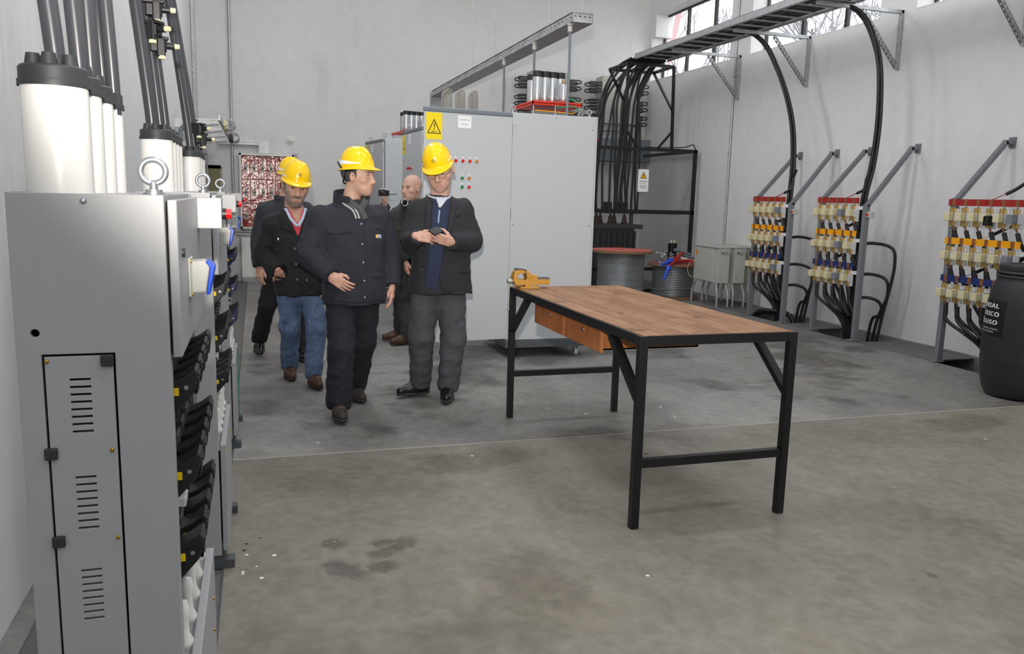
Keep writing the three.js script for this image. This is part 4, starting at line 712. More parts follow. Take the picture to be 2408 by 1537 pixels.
// ---------------------------------------------------------------- plastic barrel
{
  const o = thing('barrel', 'black plastic barrel with a printed label, at the right edge', 'barrel', [5.905, 0, -4.875]);
  const bm = std(0x26272b, 0.42, 0, { bumpMap: tex(256, 0.3, (u, v) => fbm(u, v, 20, 3, 500), false), bumpScale: 0.0012 });
  const prof = [[0, 0], [0.20, 0], [0.235, 0.012], [0.262, 0.06], [0.285, 0.16], [0.296, 0.3], [0.2985, 0.305], [0.2985, 0.318], [0.297, 0.323], [0.298, 0.45], [0.296, 0.6], [0.288, 0.74], [0.270, 0.86], [0.248, 0.935], [0.236, 0.965], [0.246, 0.97], [0.246, 0.985], [0.232, 0.99], [0.222, 0.99], [0, 0.992]];
  part(o, 'drum_body', lathe(prof, 56), bm);
  part(o, 'lid', lathe([[0, 1.0], [0.228, 0.992], [0.236, 1.0], [0.236, 1.012], [0.228, 1.016], [0.226, 1.024], [0.234, 1.03], [0.234, 1.066], [0.226, 1.074], [0.19, 1.078], [0.18, 1.066], [0, 1.066]], 56), M.rubber);
  const lt = canvasTex(512, 512, (c, w, h) => { c.fillStyle = '#0e0e10'; c.fillRect(0, 0, w, h); c.fillStyle = '#e8e8ea'; c.textAlign = 'right'; c.font = 'bold 86px sans-serif'; c.fillText('MATERIAL', 448, 116); c.fillText('ELECTRICO', 462, 232); c.fillText('EN DESUSO', 456, 348); c.font = '30px sans-serif'; c.fillText('bobinas, chapas,', 470, 420); c.fillText('cables y terminales', 420, 462); });
  // label wrapped round the barrel; it ends on the camera side
  const a1 = Math.atan2(-5.905 * 0 + 0.27, -0.115), n = 24, span = 1.5, aEnd = 2.98, pos = [], uv = [], idx = [];
  const rad = (y) => { for (let i = 1; i < prof.length; i++) if (prof[i][1] >= y) { const [r0, y0] = prof[i - 1], [r1, y1] = prof[i]; return r0 + (r1 - r0) * (y - y0) / (y1 - y0 || 1); } return 0.2; };
  for (let i = 0; i <= n; i++) for (let j = 0; j <= 8; j++) { const a = aEnd + span * (1 - i / n), y = 0.50 + 0.29 * j / 8, r = rad(y) + 0.0015; pos.push(r * Math.cos(a), y, r * Math.sin(a)); uv.push(i / n, j / 8); if (i && j) { const q = i * 9 + j; idx.push(q - 10, q - 1, q, q - 10, q, q - 9); } }
  const lg = new THREE.BufferGeometry(); lg.setAttribute('position', new THREE.Float32BufferAttribute(pos, 3)); lg.setAttribute('uv', new THREE.Float32BufferAttribute(uv, 2)); lg.setIndex(idx); lg.computeVertexNormals();
  const lm = printed(lt, 0.35); lm.side = THREE.DoubleSide; part(o, 'printed_label', lg, lm, true);
  part(o, 'yellow_sticker', rb(0.05, 0.03, 0.004, 0, 0, 0, 0.001, 1).rotateY(-0.55).translate(-0.115, 0.90, 0.232), M.yellowTab);
}

// ---------------------------------------------------------------- workbench
{
  const x0 = 1.615, x1 = 2.44, z0 = -5.15, z1 = -3.18, H = 0.905;
  const o = thing('workbench', 'steel-framed workbench with a worn plank top and two drawers', 'workbench', [(x0 + x1) / 2, 0, (z0 + z1) / 2]);
  const cx = (x0 + x1) / 2, cz = (z0 + z1) / 2, hx = (x1 - x0) / 2, hz = (z1 - z0) / 2, s = 0.04;
  const legs = [[-hx, hz], [hx, hz], [-hx, -hz], [hx, -hz]];
  for (const [x, z] of legs) { const sx = Math.sign(x), sz = Math.sign(z); part(o, 'leg', rbx(x, x - sx * s, 0, H - 0.001, z, z - sz * s, 0.003, 1), M.blackSteel); }
  part(o, 'top_frame', [rbx(-hx + s, hx - s, H - 0.045, H, hz - 0.04, hz, 0.002, 1), rbx(-hx + s, hx - s, H - 0.045, H, -hz, -hz + 0.04, 0.002, 1), rbx(-hx, -hx + 0.012, H - 0.045, H, -hz + s, hz - s, 0.002, 1), rbx(hx - 0.012, hx, H - 0.045, H, -hz + s, hz - s, 0.002, 1), bx(-hx + 0.012, -hx + 0.04, H - 0.045, H - 0.035, -hz + s, hz - s), bx(hx - 0.04, hx - 0.012, H - 0.045, H - 0.035, -hz + s, hz - s)], M.blackSteel);
  part(o, 'cross_rail', rbx(-hx + s, hx - s, 0.29, 0.33, hz - 0.04, hz - 0.004, 0.002, 1), M.blackSteel);
  part(o, 'cross_rail', rbx(-hx + s, hx - s, 0.29, 0.33, -hz + 0.004, -hz + 0.04, 0.002, 1), M.blackSteel);
  for (const sx of [-1, 1]) { for (const sz of [-1, 1]) part(o, 'knee_brace', bar([sx * (hx - 0.02), 0.61, sz * (hz - 0.03)], [sx * (hx - 0.02), H - 0.05, sz * (hz - 0.34)], 0.042, 0.03), M.blackSteel); }
  // planks
  const grain = (k) => tex(512, 1.0, (u, v) => { const g = fbm(u * 1, v * 0.0 + 0.5, 64, 2, k) * 0.5 + fbm(u, v * 0.16, 48, 4, k + 3) * 0.5, n = fbm(u, v, 5, 5, k + 9), st = sm(0.55, 0.70, fbm(u, v, 8, 5, k + 20)), dk = sm(0.68, 0.77, fbm(u, v, 6, 6, k + 31)); const b = (g - 0.5) * 44 + (n - 0.5) * 40 - st * 13 - dk * 40; return [143 + b, 104 + b * 0.95, 72 + b * 0.85]; });
  const pm = [600, 640, 680].map(k => std(0xffffff, 0.62, 0, { map: grain(k), bumpMap: concBump, bumpScale: 0.0005 }));
  const n = 7, pw = (2 * hx - 0.03) / n;
  for (let k = 0; k < n; k++) part(o, 'plank', rbx(-hx + 0.015 + k * pw + 0.0018, -hx + 0.015 + (k + 1) * pw - 0.0018, H - 0.028, H + 0.002 + (k % 2) * 0.0006, -hz + 0.012, hz - 0.012, 0.0018, 1), pm[k % 3]);
  // drawers
  const dwood = std(0xffffff, 0.55, 0, { map: tex(512, 0.7, (u, v) => { const g = fbm(u * 1, v * 0.12, 50, 4, 701), n = fbm(u, v, 4, 4, 720); const b = (g - 0.5) * 46 + (n - 0.5) * 26; return [160 + b, 98 + b, 54 + b * 0.8]; }) });
  for (const [za, zb] of [[-4.755, -4.25], [-4.235, -3.725]]) {
    const d = part(o, 'drawer', [rbx(-hx + 0.05, -hx + 0.068, 0.722, 0.852, za - cz, zb - cz, 0.002, 1)], dwood);
    part(d, 'drawer_box', [bx(-hx + 0.068, hx - 0.2, 0.735, 0.845, za - cz + 0.012, za - cz + 0.024), bx(-hx + 0.068, hx - 0.2, 0.735, 0.845, zb - cz - 0.024, zb - cz - 0.012), bx(-hx + 0.068, hx - 0.2, 0.735, 0.743, za - cz + 0.012, zb - cz - 0.012), bx(hx - 0.212, hx - 0.2, 0.735, 0.845, za - cz + 0.012, zb - cz - 0.012)], dwood);
    part(d, 'lock', [cyl(0.011, 0.008, -hx + 0.047, 0.81, (za + zb) / 2 - cz + 0.02, 'x', 14)], M.chrome);
    part(d, 'slide', [bx(-hx + 0.08, hx - 0.18, 0.845, 0.868, za - cz + 0.002, za - cz + 0.014), bx(-hx + 0.08, hx - 0.18, 0.845, 0.868, zb - cz - 0.014, zb - cz - 0.002)], M.blackSteel);
  }
}
// vise on the far left corner; screw axis along x, handle side to the left
{
  const H = 0.908, o = thing('bench_vise', 'ochre cast-iron bench vise bolted to the far corner of the workbench', 'vise', [1.715, H, -5.03]);
  const ym = std(0xb98a3a, 0.42, 0.25, { bumpMap: tex(128, 0.1, (u, v) => fbm(u, v, 8, 3, 800), false), bumpScale: 0.0006 });
  const pr = (pts, w, b = 0.003) => ext(pts, w, [], b).translate(0, 0, -w / 2);
  part(o, 'base', [rbx(-0.075, 0.055, 0, 0.012, -0.07, 0.055, 0.004), pr([[-0.035, 0.008], [0.04, 0.008], [0.05, 0.075], [0.042, 0.087], [-0.018, 0.087], [-0.026, 0.078]], 0.07)], ym);
  part(o, 'fixed_jaw', pr([[-0.026, 0.07], [0.022, 0.08], [-0.014, 0.105], [-0.023, 0.122], [-0.033, 0.125], [-0.036, 0.10], [-0.03, 0.085]], 0.085), ym);
  part(o, 'moving_jaw', [pr([[-0.105, 0.022], [-0.03, 0.022], [-0.03, 0.056], [-0.088, 0.062], [-0.09, 0.085], [-0.083, 0.096], [-0.06, 0.1], [-0.04, 0.098], [-0.04, 0.117], [-0.06, 0.124], [-0.09, 0.124], [-0.108, 0.107], [-0.117, 0.08], [-0.116, 0.05]], 0.075)], ym);
  part(o, 'slide', pr([[0.045, 0.022], [0.135, 0.022], [0.138, 0.06], [0.045, 0.06]], 0.055), ym);
  part(o, 'slide_bar', pr([[0.045, 0.06], [0.137, 0.06], [0.133, 0.071], [0.045, 0.071]], 0.05, 0.002), M.plinth);
  part(o, 'jaw_plate', [rb(0.008, 0.022, 0.085, -0.037, 0.112, 0, 0.001, 1), rb(0.05, 0.006, 0.08, -0.072, 0.126, 0, 0.002, 1)], M.plinth);
  part(o, 'screw_head', [cyl(0.016, 0.03, -0.135, 0.046, 0, 'x', 16), cyl(0.011, 0.03, -0.115, 0.046, 0, 'x', 12)], M.stainless);
  part(o, 'tommy_bar', [rod([-0.137, 0.075, 0], [-0.14, -0.14, 0.0], 0.0055, 10), ball(0.009, -0.1365, 0.076, 0), ball(0.009, -0.14, -0.14, 0)], M.stainless);
  part(o, 'clamp_bolt', [cyl(0.007, 0.016, 0.01, 0.018, 0.045, 'y', 6), cyl(0.01, 0.003, 0.01, 0.013, 0.045, 'y', 12)], M.zinc);
  solo('floor_scrap', 'small scrap of pale paper on the floor behind the workbench', 'scrap', rb(0.07, 0.004, 0.02, 0, 0, 0, 0.001, 1).rotateY(0.3).translate(2.2, 0.003, -6.4), M.white);
}

// ---------------------------------------------------------------- people: distance fields meshed into continuous surfaces
const NOI = new ImprovedNoise();
const clamp = (x, a, b) => x < a ? a : x > b ? b : x;
const smin = (a, b, k) => { const h = Math.max(k - Math.abs(a - b), 0) / k; return Math.min(a, b) - h * h * k * 0.25; };
const smax = (a, b, k) => -smin(-a, -b, k);
function cone(A, B, r1, r2) {     // capsule with two radii
  const [ax, ay, az] = A, dx = B[0] - ax, dy = B[1] - ay, dz = B[2] - az, L = dx * dx + dy * dy + dz * dz || 1e-9;
  return (x, y, z) => { const px = x - ax, py = y - ay, pz = z - az, t = clamp((px * dx + py * dy + pz * dz) / L, 0, 1), ex = px - t * dx, ey = py - t * dy, ez = pz - t * dz; return Math.sqrt(ex * ex + ey * ey + ez * ez) - (r1 + (r2 - r1) * t); };
}
function ell([cx, cy, cz], [rx, ry, rz]) { const m = Math.min(rx, ry, rz); return (x, y, z) => { const a = (x - cx) / rx, b = (y - cy) / ry, c = (z - cz) / rz; const k = Math.sqrt(a * a + b * b + c * c); return (k - 1) * m * (k < 1 ? 1 : 1.0); }; }
const uni = (k, ...fs) => (x, y, z) => { let d = fs[0](x, y, z); for (let i = 1; i < fs.length; i++) d = smin(d, fs[i](x, y, z), k); return d; };
function nets(f, mn, mx, h, colour) {
  const n = [0, 1, 2].map(i => Math.ceil((mx[i] - mn[i]) / h) + 1), [nx, ny, nz] = n, g = new Float32Array(nx * ny * nz);
  let q = 0; for (let k = 0; k < nz; k++) for (let j = 0; j < ny; j++) for (let i = 0; i < nx; i++) g[q++] = f(mn[0] + i * h, mn[1] + j * h, mn[2] + k * h);
  const id = new Int32Array(nx * ny * nz).fill(-1), pos = [], col = [], idx = [];
  const at = (i, j, k) => (k * ny + j) * nx + i, E = [[0, 1], [0, 2], [0, 4], [1, 3], [1, 5], [2, 3], [2, 6], [3, 7], [4, 5], [4, 6], [5, 7], [6, 7]], v = new Float32Array(8);
  for (let k = 0; k < nz - 1; k++) for (let j = 0; j < ny - 1; j++) for (let i = 0; i < nx - 1; i++) {
    let neg = 0; for (let c = 0; c < 8; c++) { v[c] = g[at(i + (c & 1), j + ((c >> 1) & 1), k + (c >> 2))]; if (v[c] < 0) neg++; }
    if (neg === 0 || neg === 8) continue;
    let sx = 0, sy = 0, sz = 0, m = 0;
    for (const [a, b] of E) if ((v[a] < 0) !== (v[b] < 0)) { const t = v[a] / (v[a] - v[b]); sx += (a & 1) + t * ((b & 1) - (a & 1)); sy += ((a >> 1) & 1) + t * (((b >> 1) & 1) - ((a >> 1) & 1)); sz += (a >> 2) + t * ((b >> 2) - (a >> 2)); m++; }
    id[at(i, j, k)] = pos.length / 3; const X = mn[0] + (i + sx / m) * h, Y = mn[1] + (j + sy / m) * h, Z = mn[2] + (k + sz / m) * h; pos.push(X, Y, Z); if (colour) col.push(...colour(X, Y, Z));
  }
  const quad = (a, b, c, d, flip) => { if (a < 0 || b < 0 || c < 0 || d < 0) return; flip ? idx.push(a, c, b, a, d, c) : idx.push(a, b, c, a, c, d); };
  for (let k = 1; k < nz - 1; k++) for (let j = 1; j < ny - 1; j++) for (let i = 1; i < nx - 1; i++) {
    const s = g[at(i, j, k)] < 0;
    if (s !== g[at(i + 1, j, k)] < 0) quad(id[at(i, j - 1, k - 1)], id[at(i, j, k - 1)], id[at(i, j, k)], id[at(i, j - 1, k)], !s);
    if (s !== g[at(i, j + 1, k)] < 0) quad(id[at(i - 1, j, k - 1)], id[at(i - 1, j, k)], id[at(i, j, k)], id[at(i, j, k - 1)], !s);
    if (s !== g[at(i, j, k + 1)] < 0) quad(id[at(i - 1, j - 1, k)], id[at(i, j - 1, k)], id[at(i, j, k)], id[at(i - 1, j, k)], !s);
  }
  const o = new THREE.BufferGeometry(); o.setAttribute('position', new THREE.Float32BufferAttribute(pos, 3)); if (colour) o.setAttribute('color', new THREE.Float32BufferAttribute(col, 3)); o.setIndex(idx); o.computeVertexNormals(); return o;
}
function march(f, x, y, z, dz = -1) { for (let i = 0; i < 200; i++) { const d = f(x, y, z); if (d < 0.0006) return z; z += dz * Math.max(d * 0.6, 0.0012); if (Math.abs(z) > 2) return null; } return z; }
// cloth laid on a garment's front: a grid over a quad outline in (x, y), pressed on the field from the front
function patch(f, q, nu, nv, off, z0 = 0.6, thick = 0.004) {
  const P = [], I = [], U = []; const lerp = (a, b, t) => a + (b - a) * t;
  for (let j = 0; j <= nv; j++) for (let i = 0; i <= nu; i++) {
    const u = i / nu, v = j / nv, x = lerp(lerp(q[0][0], q[1][0], u), lerp(q[3][0], q[2][0], u), v), y = lerp(lerp(q[0][1], q[1][1], u), lerp(q[3][1], q[2][1], u), v);
    const z = march(f, x, y, z0) ?? 0; const e = 0.004, n = V(f(x + e, y, z) - f(x - e, y, z), f(x, y + e, z) - f(x, y - e, z), f(x, y, z + e) - f(x, y, z - e)).normalize();
    const edge = (i === 0 || j === 0 || i === nu || j === nv) ? -thick : off; P.push(x + n.x * edge, y + n.y * edge, z + n.z * edge); U.push(u, 1 - v);
    if (i && j) { const a = (j - 1) * (nu + 1) + i - 1, b = a + 1, c = b + nu + 1, d = a + nu + 1; I.push(a, d, c, a, c, b); }
  }
  const g = new THREE.BufferGeometry(); g.setAttribute('position', new THREE.Float32BufferAttribute(P, 3)); g.setAttribute('uv', new THREE.Float32BufferAttribute(U, 2)); g.setIndex(I); g.computeVertexNormals(); return g;
}
const strip = (f, pts, w, off, n = 6, z0 = 0.6) => {      // one continuous ribbon pressed on the garment
  const rows = []; pts.slice(1).forEach((p, i) => { const a = pts[i]; for (let k = i ? 1 : 0; k <= n; k++) rows.push([a[0] + (p[0] - a[0]) * k / n, a[1] + (p[1] - a[1]) * k / n]); });
  const P = [], I = []; rows.forEach((r, j) => {
    const a = rows[Math.max(0, j - 1)], b = rows[Math.min(rows.length - 1, j + 1)], L = Math.hypot(b[0] - a[0], b[1] - a[1]), ox = -(b[1] - a[1]) / L, oy = (b[0] - a[0]) / L;
    for (let i = 0; i <= 4; i++) {
      const t = (i / 4 - 0.5) * w, x = r[0] + ox * t, y = r[1] + oy * t, z = march(f, x, y, z0) ?? 0, e = 0.004, q = V(f(x + e, y, z) - f(x - e, y, z), f(x, y + e, z) - f(x, y - e, z), f(x, y, z + e) - f(x, y, z - e)).normalize(), d = (i === 0 || i === 4 || j === 0 || j === rows.length - 1) ? -0.002 : off;
      P.push(x + q.x * d, y + q.y * d, z + q.z * d); if (i && j) { const c = (j - 1) * 5 + i - 1; I.push(c, c + 6, c + 5, c, c + 1, c + 6); }
    }
  });
  const g = new THREE.BufferGeometry(); g.setAttribute('position', new THREE.Float32BufferAttribute(P, 3)); g.setIndex(I); g.computeVertexNormals(); return [g];
};

// cloth materials
const weave = (k, amp) => tex(256, 0.35, (u, v) => { const g = 255 - amp + amp * (0.5 + 0.5 * fbm(u, v, 48, 3, k)) + (fbm(u, v, 6, 4, k + 4) - 0.5) * amp; return [g, g, g]; });
const weaveBump = tex(256, 0.02, (u, v) => 0.5 + 0.25 * Math.sin(u * 6.283 * 8) + 0.25 * Math.sin(v * 6.283 * 8), false);
const cloth = (c, k, amp = 40, r = 0.85) => new THREE.MeshPhysicalMaterial({ color: c, roughness: r, map: weave(k, amp), bumpMap: weaveBump, bumpScale: 0.0004, sheen: 0.25, sheenRoughness: 0.6, sheenColor: new THREE.Color(0x555a66) });
const M_skin = std(0xffffff, 0.5, 0, { vertexColors: true });
const M_hatY = std(0xf4c800, 0.22), M_hatW = std(0xf2f2f2, 0.35), M_eye = std(0xffffff, 0.15, 0, { vertexColors: true });
const M_emblem = printed(canvasTex(128, 64, (c, w, h) => { c.fillStyle = '#f4cd00'; c.fillRect(0, 0, w, h); c.font = 'bold 50px sans-serif'; c.textAlign = 'center'; c.lineWidth = 7; c.strokeStyle = '#30301c'; c.strokeText('UTE', w / 2, 50); c.fillStyle = '#d8b93a'; c.fillText('UTE', w / 2, 50); }), 0.3);

// ---- head, in its own frame: origin between the ears at eye height, +z out of the face
function headField(o) {
  const w = o.wide ?? 1;
  const neck = o.neck;
  const sk = uni(0.03, ell([0, 0.035, -0.016], [0.077 * w, 0.088, 0.098]), ell([0, -0.035, 0.02], [0.064 * w, 0.075, 0.07]), ell([0, -0.075, 0.042], [0.043 * w, 0.04, 0.045]));
  const face = uni(0.016, sk, cone([-0.034, 0.024, 0.072], [0.034, 0.024, 0.072], 0.012, 0.012), cone([0, 0.014, 0.082], [0, -0.03, 0.104], 0.008, 0.0125), ell([0.046 * w, -0.022, 0.052], [0.022, 0.022, 0.022]), ell([-0.046 * w, -0.022, 0.052], [0.022, 0.022, 0.022]), ell([0, -0.102, 0.062], [0.022, 0.017, 0.018]));
  const fine = uni(0.007, face, cone([-0.011, -0.036, 0.092], [0.011, -0.036, 0.092], 0.0075, 0.0075), cone([-0.019, -0.061, 0.079], [0.019, -0.061, 0.079], 0.006, 0.006), cone([-0.017, -0.072, 0.078], [0.017, -0.072, 0.078], 0.0075, 0.0075), ell([0.078 * w, -0.004, -0.008], [0.009, 0.031, 0.018]), ell([-0.078 * w, -0.004, -0.008], [0.009, 0.031, 0.018]));
  const nk = cone([0, -0.07, -0.03], neck, 0.054, 0.06);
  return (x, y, z) => {
    let d = fine(x, y, z);
    for (const s of [-1, 1]) { const a = x - s * 0.031, b = y - 0.006, c = z - 0.094; d = smax(d, 0.017 - Math.sqrt(a * a * 0.8 + b * b * 1.3 + c * c), 0.010); if (!o.lids) { const b2 = y - 0.004 + 3 * a * a; d = smax(d, 0.0135 - Math.sqrt(a * a + b2 * b2 * (o.squint ?? 8) + (z - 0.08) * (z - 0.08)), 0.0015); } const e = x - s * 0.086 * w, k = y + 0.002, m = z + 0.004; d = smax(d, 0.009 - Math.sqrt(e * e + k * k * 0.4 + m * m), 0.004); }
    if (o.smile) { const my = y + 0.064 - 14 * x * x; d = smax(d, 0.0085 - Math.hypot(my, Math.max(0, Math.abs(x) - 0.021), (z - 0.09) * 0.5), 0.004); } else { const my = y + 0.0665; d = smax(d, 0.0016 - Math.hypot(my, Math.max(0, Math.abs(x) - 0.02), (z - 0.088) * 0.35), 0.002); }
    return smin(d, nk(x, y, z), 0.02);
  };
}
function headColour(o) {
  const s = o.skin, hair = o.hair, lip = [s[0] * 0.86, s[1] * 0.58, s[2] * 0.58];
  const mix = (a, b, t) => [a[0] + (b[0] - a[0]) * t, a[1] + (b[1] - a[1]) * t, a[2] + (b[2] - a[2]) * t];
  return (x, y, z) => {
    let c = mix(s, [s[0] * 1.02, s[1] * 0.78, s[2] * 0.76], 0.5 * sm(0.035, 0.0, Math.hypot(Math.abs(x) - 0.045, y + 0.025)) + 0.4 * sm(0.025, 0.0, Math.hypot(x, y + 0.03)) * (z > 0.07 ? 1 : 0));
    c = mix(c, [s[0] * 0.82, s[1] * 0.78, s[2] * 0.78], 0.35 * NOI.noise(x * 60, y * 60, z * 60 + 7) + 0.1);
    const bx_ = Math.abs(x); if (z > 0.045 && o.brow !== false && bx_ > 0.013 && bx_ < 0.05) { const by = 0.030 - 4 * (bx_ - 0.03) ** 2 - (bx_ > 0.035 ? (bx_ - 0.035) * 0.25 : 0); c = mix(c, o.brow ?? hair, sm(0.0065, 0.002, Math.abs(y - by)) * 0.85); }
    if (z > 0.05) { const ex = bx_ - 0.031, ey = y - (o.lids ? -0.002 : 0.0085) + 3 * ex * ex; c = mix(c, [s[0] * 0.22, s[1] * 0.2, s[2] * 0.2], sm(0.017, 0.013, Math.abs(ex)) * sm(0.0035, 0.0012, Math.abs(ey)) * 0.8); c = mix(c, [s[0] * 0.75, s[1] * 0.62, s[2] * 0.6], 0.45 * sm(0.02, 0.01, Math.hypot(ex, (y + 0.012) * 2))); }
    if (z > 0.06) { const yy = o.smile ? y - 14 * x * x : y; c = mix(c, lip, sm(1.15, 0.75, Math.hypot(x / 0.024, (yy + 0.067) / (o.smile ? 0.012 : 0.0095))) * 0.7); if (o.smile) c = mix(c, [0.1, 0.03, 0.03], sm(0.0065, 0.004, Math.abs(yy + 0.064)) * sm(0.024, 0.02, bx_)); }
    if (o.beard) { const j = sm(-0.03, -0.05, y + (bx_ > 0.045 ? -0.03 : 0) - (z < 0.06 ? 0.012 : 0)) * (z > -0.01 ? 1 : 0) * sm(-0.14, -0.115, y) * (bx_ < 0.026 && y > -0.077 && y < -0.052 ? 0.1 : 1); const must = (z > 0.06 && bx_ < 0.032) ? sm(0.010, 0.005, Math.abs(y + 0.048 - 0.0 * bx_ + bx_ * bx_ * 8)) : 0; c = mix(c, o.beard, clamp(Math.max(j, must) * (0.7 + 0.35 * NOI.noise(x * 200, y * 200, z * 200)), 0, 0.9)); }
    return c;
  };
}
function eyeGeo2(s, look, iris) { const g = new THREE.SphereGeometry(0.0125, 16, 12); const c = []; const p = g.attributes.position, l = V(look[0], look[1], 1).normalize(); for (let i = 0; i < p.count; i++) { const d = V(p.getX(i), p.getY(i), p.getZ(i)).normalize().dot(l); c.push(...(d > 0.955 ? [0.01, 0.01, 0.01] : d > 0.8 ? iris : [0.5, 0.46, 0.44])); } g.setAttribute('color', new THREE.Float32BufferAttribute(c, 3)); return g.translate(s * 0.031, 0.004, 0.0655); }
// ---- helmet shell as a surface of (angle round, angle down)
function hatPoint(th, ph, off = 0) {    // th 0 = front
  const s = Math.pow(Math.sin(ph), 0.88), rx = 0.108 + off, rz = 0.124 + off; let x = rx * s * Math.sin(th), z = rz * s * Math.cos(th) - 0.01, y = 0.056 + (0.150 + off) * Math.cos(ph);
  const ridge = 0.006 * Math.exp(-((x / 0.024) ** 2)) * sm(0.1, 0.4, ph) * sm(1.5, 0.9, ph) + 0.0035 * Math.exp(-(((Math.abs(x) - 0.058) / 0.012) ** 2)) * sm(0.9, 0.3, ph);
  return [x * (1 + ridge * 2), y + ridge, z * (1 + ridge * 3)];
}
function surf(fn, nu, nv, uvs) { const P = [], U = [], I = []; for (let j = 0; j <= nv; j++) for (let i = 0; i <= nu; i++) { P.push(...fn(i / nu, j / nv)); U.push(i / nu, 1 - j / nv); if (i && j) { const a = (j - 1) * (nu + 1) + i - 1; I.push(a, a + nu + 1, a + nu + 2, a, a + nu + 2, a + 1); } } const g = new THREE.BufferGeometry(); g.setAttribute('position', new THREE.Float32BufferAttribute(P, 3)); g.setAttribute('uv', new THREE.Float32BufferAttribute(U, 2)); g.setIndex(I); g.computeVertexNormals(); return g; }
const hatShell = (() => {
  const brim = (th) => 0.010 + 0.046 * Math.pow(Math.max(0, Math.cos(th)), 2.2), rows = [];
  return surf((u, v) => {
    const th = u * 2 * PI - PI, c = Math.max(0, Math.cos(th)); if (v < 0.62) return hatPoint(th, Math.max(0.001, v / 0.62 * 1.52));
    const e = hatPoint(th, 1.52), k = (v - 0.62) / 0.38, b = brim(th), L = Math.hypot(e[0], e[2] + 0.01), nx = e[0] / L, nz = (e[2] + 0.01) / L;
    const out = k < 0.6 ? b * Math.pow(k / 0.6, 1.2) : b * (1 - (k - 0.6) / 0.4) - 0.006 * (k - 0.6) / 0.4, dy = k < 0.6 ? -0.012 * k / 0.6 - 0.014 * c * c * (k / 0.6) ** 1.5 : -0.012 - 0.014 * c * c * (1 - (k - 0.6) / 0.4) - 0.004;
    return [e[0] + nx * out, e[1] - 0.004 + dy, e[2] + nz * out];
  }, 56, 34);
})();
function helmet(parent, strap) {
  const h = new THREE.Group(); h.name = 'hard_hat'; parent.add(h);
  part(h, 'hat_shell', hatShell.clone(), M_hatY); 
  part(h, 'emblem', surf((u, v) => hatPoint((u - 0.5) * 0.46, 1.08 + v * 0.22, 0.0012), 6, 3), M_emblem, true);
  for (const s of [-1, 1]) part(h, 'reflective_stripe', surf((u, v) => hatPoint(s * (0.95 + u * 1.75), 1.40 - (1 - v) * (0.02 + 0.26 * u), 0.0014), 14, 4), M_hatW, true);
  if (strap) for (const s of [-1, 1]) part(h, 'strap', [tube([[s * 0.07, 0.10, -0.118], [s * 0.088, 0.06, -0.085], [s * 0.084, 0.035, -0.055], [s * 0.05, -0.03, -0.095], [0, -0.045, -0.11]], 0.006, 24, 6), tube([[s * 0.088, 0.046, 0.03], [s * 0.088, 0.04, -0.02], [s * 0.084, 0.035, -0.055]], 0.0075, 12, 6)], M.black);
}
// ---- hand: +y along the fingers, +z out of the palm, thumb on +x
function handGeo(curl, thumb, colour) {
  const fs = []; const pts = [];
  const bx4 = [0.029, 0.010, -0.009, -0.027], by4 = [0.086, 0.09, 0.087, 0.08], len = [0.070, 0.078, 0.073, 0.057];
  for (let i = 0; i < 4; i++) { let a = 0, p = [bx4[i], by4[i], 0]; const seg = [0.46, 0.31, 0.23], rad = [0.0092, 0.0085, 0.0078, 0.0066].map(r => r * (i === 3 ? 0.88 : 1)); fs.push(cone([bx4[i] * 0.7, 0.02, 0], p, 0.011, 0.0098)); for (let s = 0; s < 3; s++) { a += curl[i] * [0.75, 1, 0.8][s]; const q = [p[0] + (i - 1.4) * -0.002, p[1] + len[i] * seg[s] * Math.cos(a), p[2] + len[i] * seg[s] * Math.sin(a)]; fs.push(cone(p, q, rad[s], rad[s + 1])); p = q; } }
  const t0 = [0.022, 0.02, 0.004], t1 = [0.045, 0.045, 0.008 + thumb * 0.012], t2 = [0.054, 0.073, 0.012 + thumb * 0.03], t3 = [0.048, 0.095, 0.014 + thumb * 0.045];
  const palm = (x, y, z) => { const a = Math.abs(x) - 0.026, b = Math.abs(y - 0.045) - 0.034, c = Math.abs(z) - 0.005; return Math.hypot(Math.max(a, 0), Math.max(b, 0), Math.max(c, 0)) - 0.0105; };
  const th = uni(0.006, cone(t0, t1, 0.0145, 0.0115), cone(t1, t2, 0.011, 0.0095), cone(t2, t3, 0.0095, 0.0072));
  const wrist = (x, y, z) => { const q = z * 1.25; const t = clamp((y + 0.06) / 0.075, 0, 1); return Math.hypot(x, q, Math.max(0, Math.abs(y + 0.004) - 0.014)) - 0.026; };
  const f = (x, y, z) => { let d = smin(palm(x, y, z), wrist(x, y, z), 0.02); let e = 1; for (const q of fs) e = Math.min(e, q(x, y, z)); d = smin(d, e, 0.006); return smin(d, th(x, y, z), 0.008); };
  return nets(f, [-0.055, -0.075, -0.05], [0.08, 0.175, 0.11], 0.0032, colour);
}
function place(g, at, dir, palm, mirror) {     // put a hand at the wrist with fingers along dir and the palm facing palm
  const y = V(...dir).normalize(), z = V(...palm).addScaledVector(y, -V(...palm).dot(y)).normalize(), x = y.clone().cross(z);
  if (mirror) { g.scale(-1, 1, 1); const ix = g.index; for (let i = 0; i < ix.count; i += 3) { const a = ix.getX(i); ix.setX(i, ix.getX(i + 1)); ix.setX(i + 1, a); } g.computeVertexNormals(); }
  return g.applyMatrix4(new THREE.Matrix4().makeBasis(x, y, z).setPosition(...at));
}
function bounds(pts, pad) { const mn = [9, 9, 9], mx = [-9, -9, -9]; for (const p of pts) for (let i = 0; i < 3; i++) { mn[i] = Math.min(mn[i], p[i] - pad); mx[i] = Math.max(mx[i], p[i] + pad); } return [mn, mx]; }
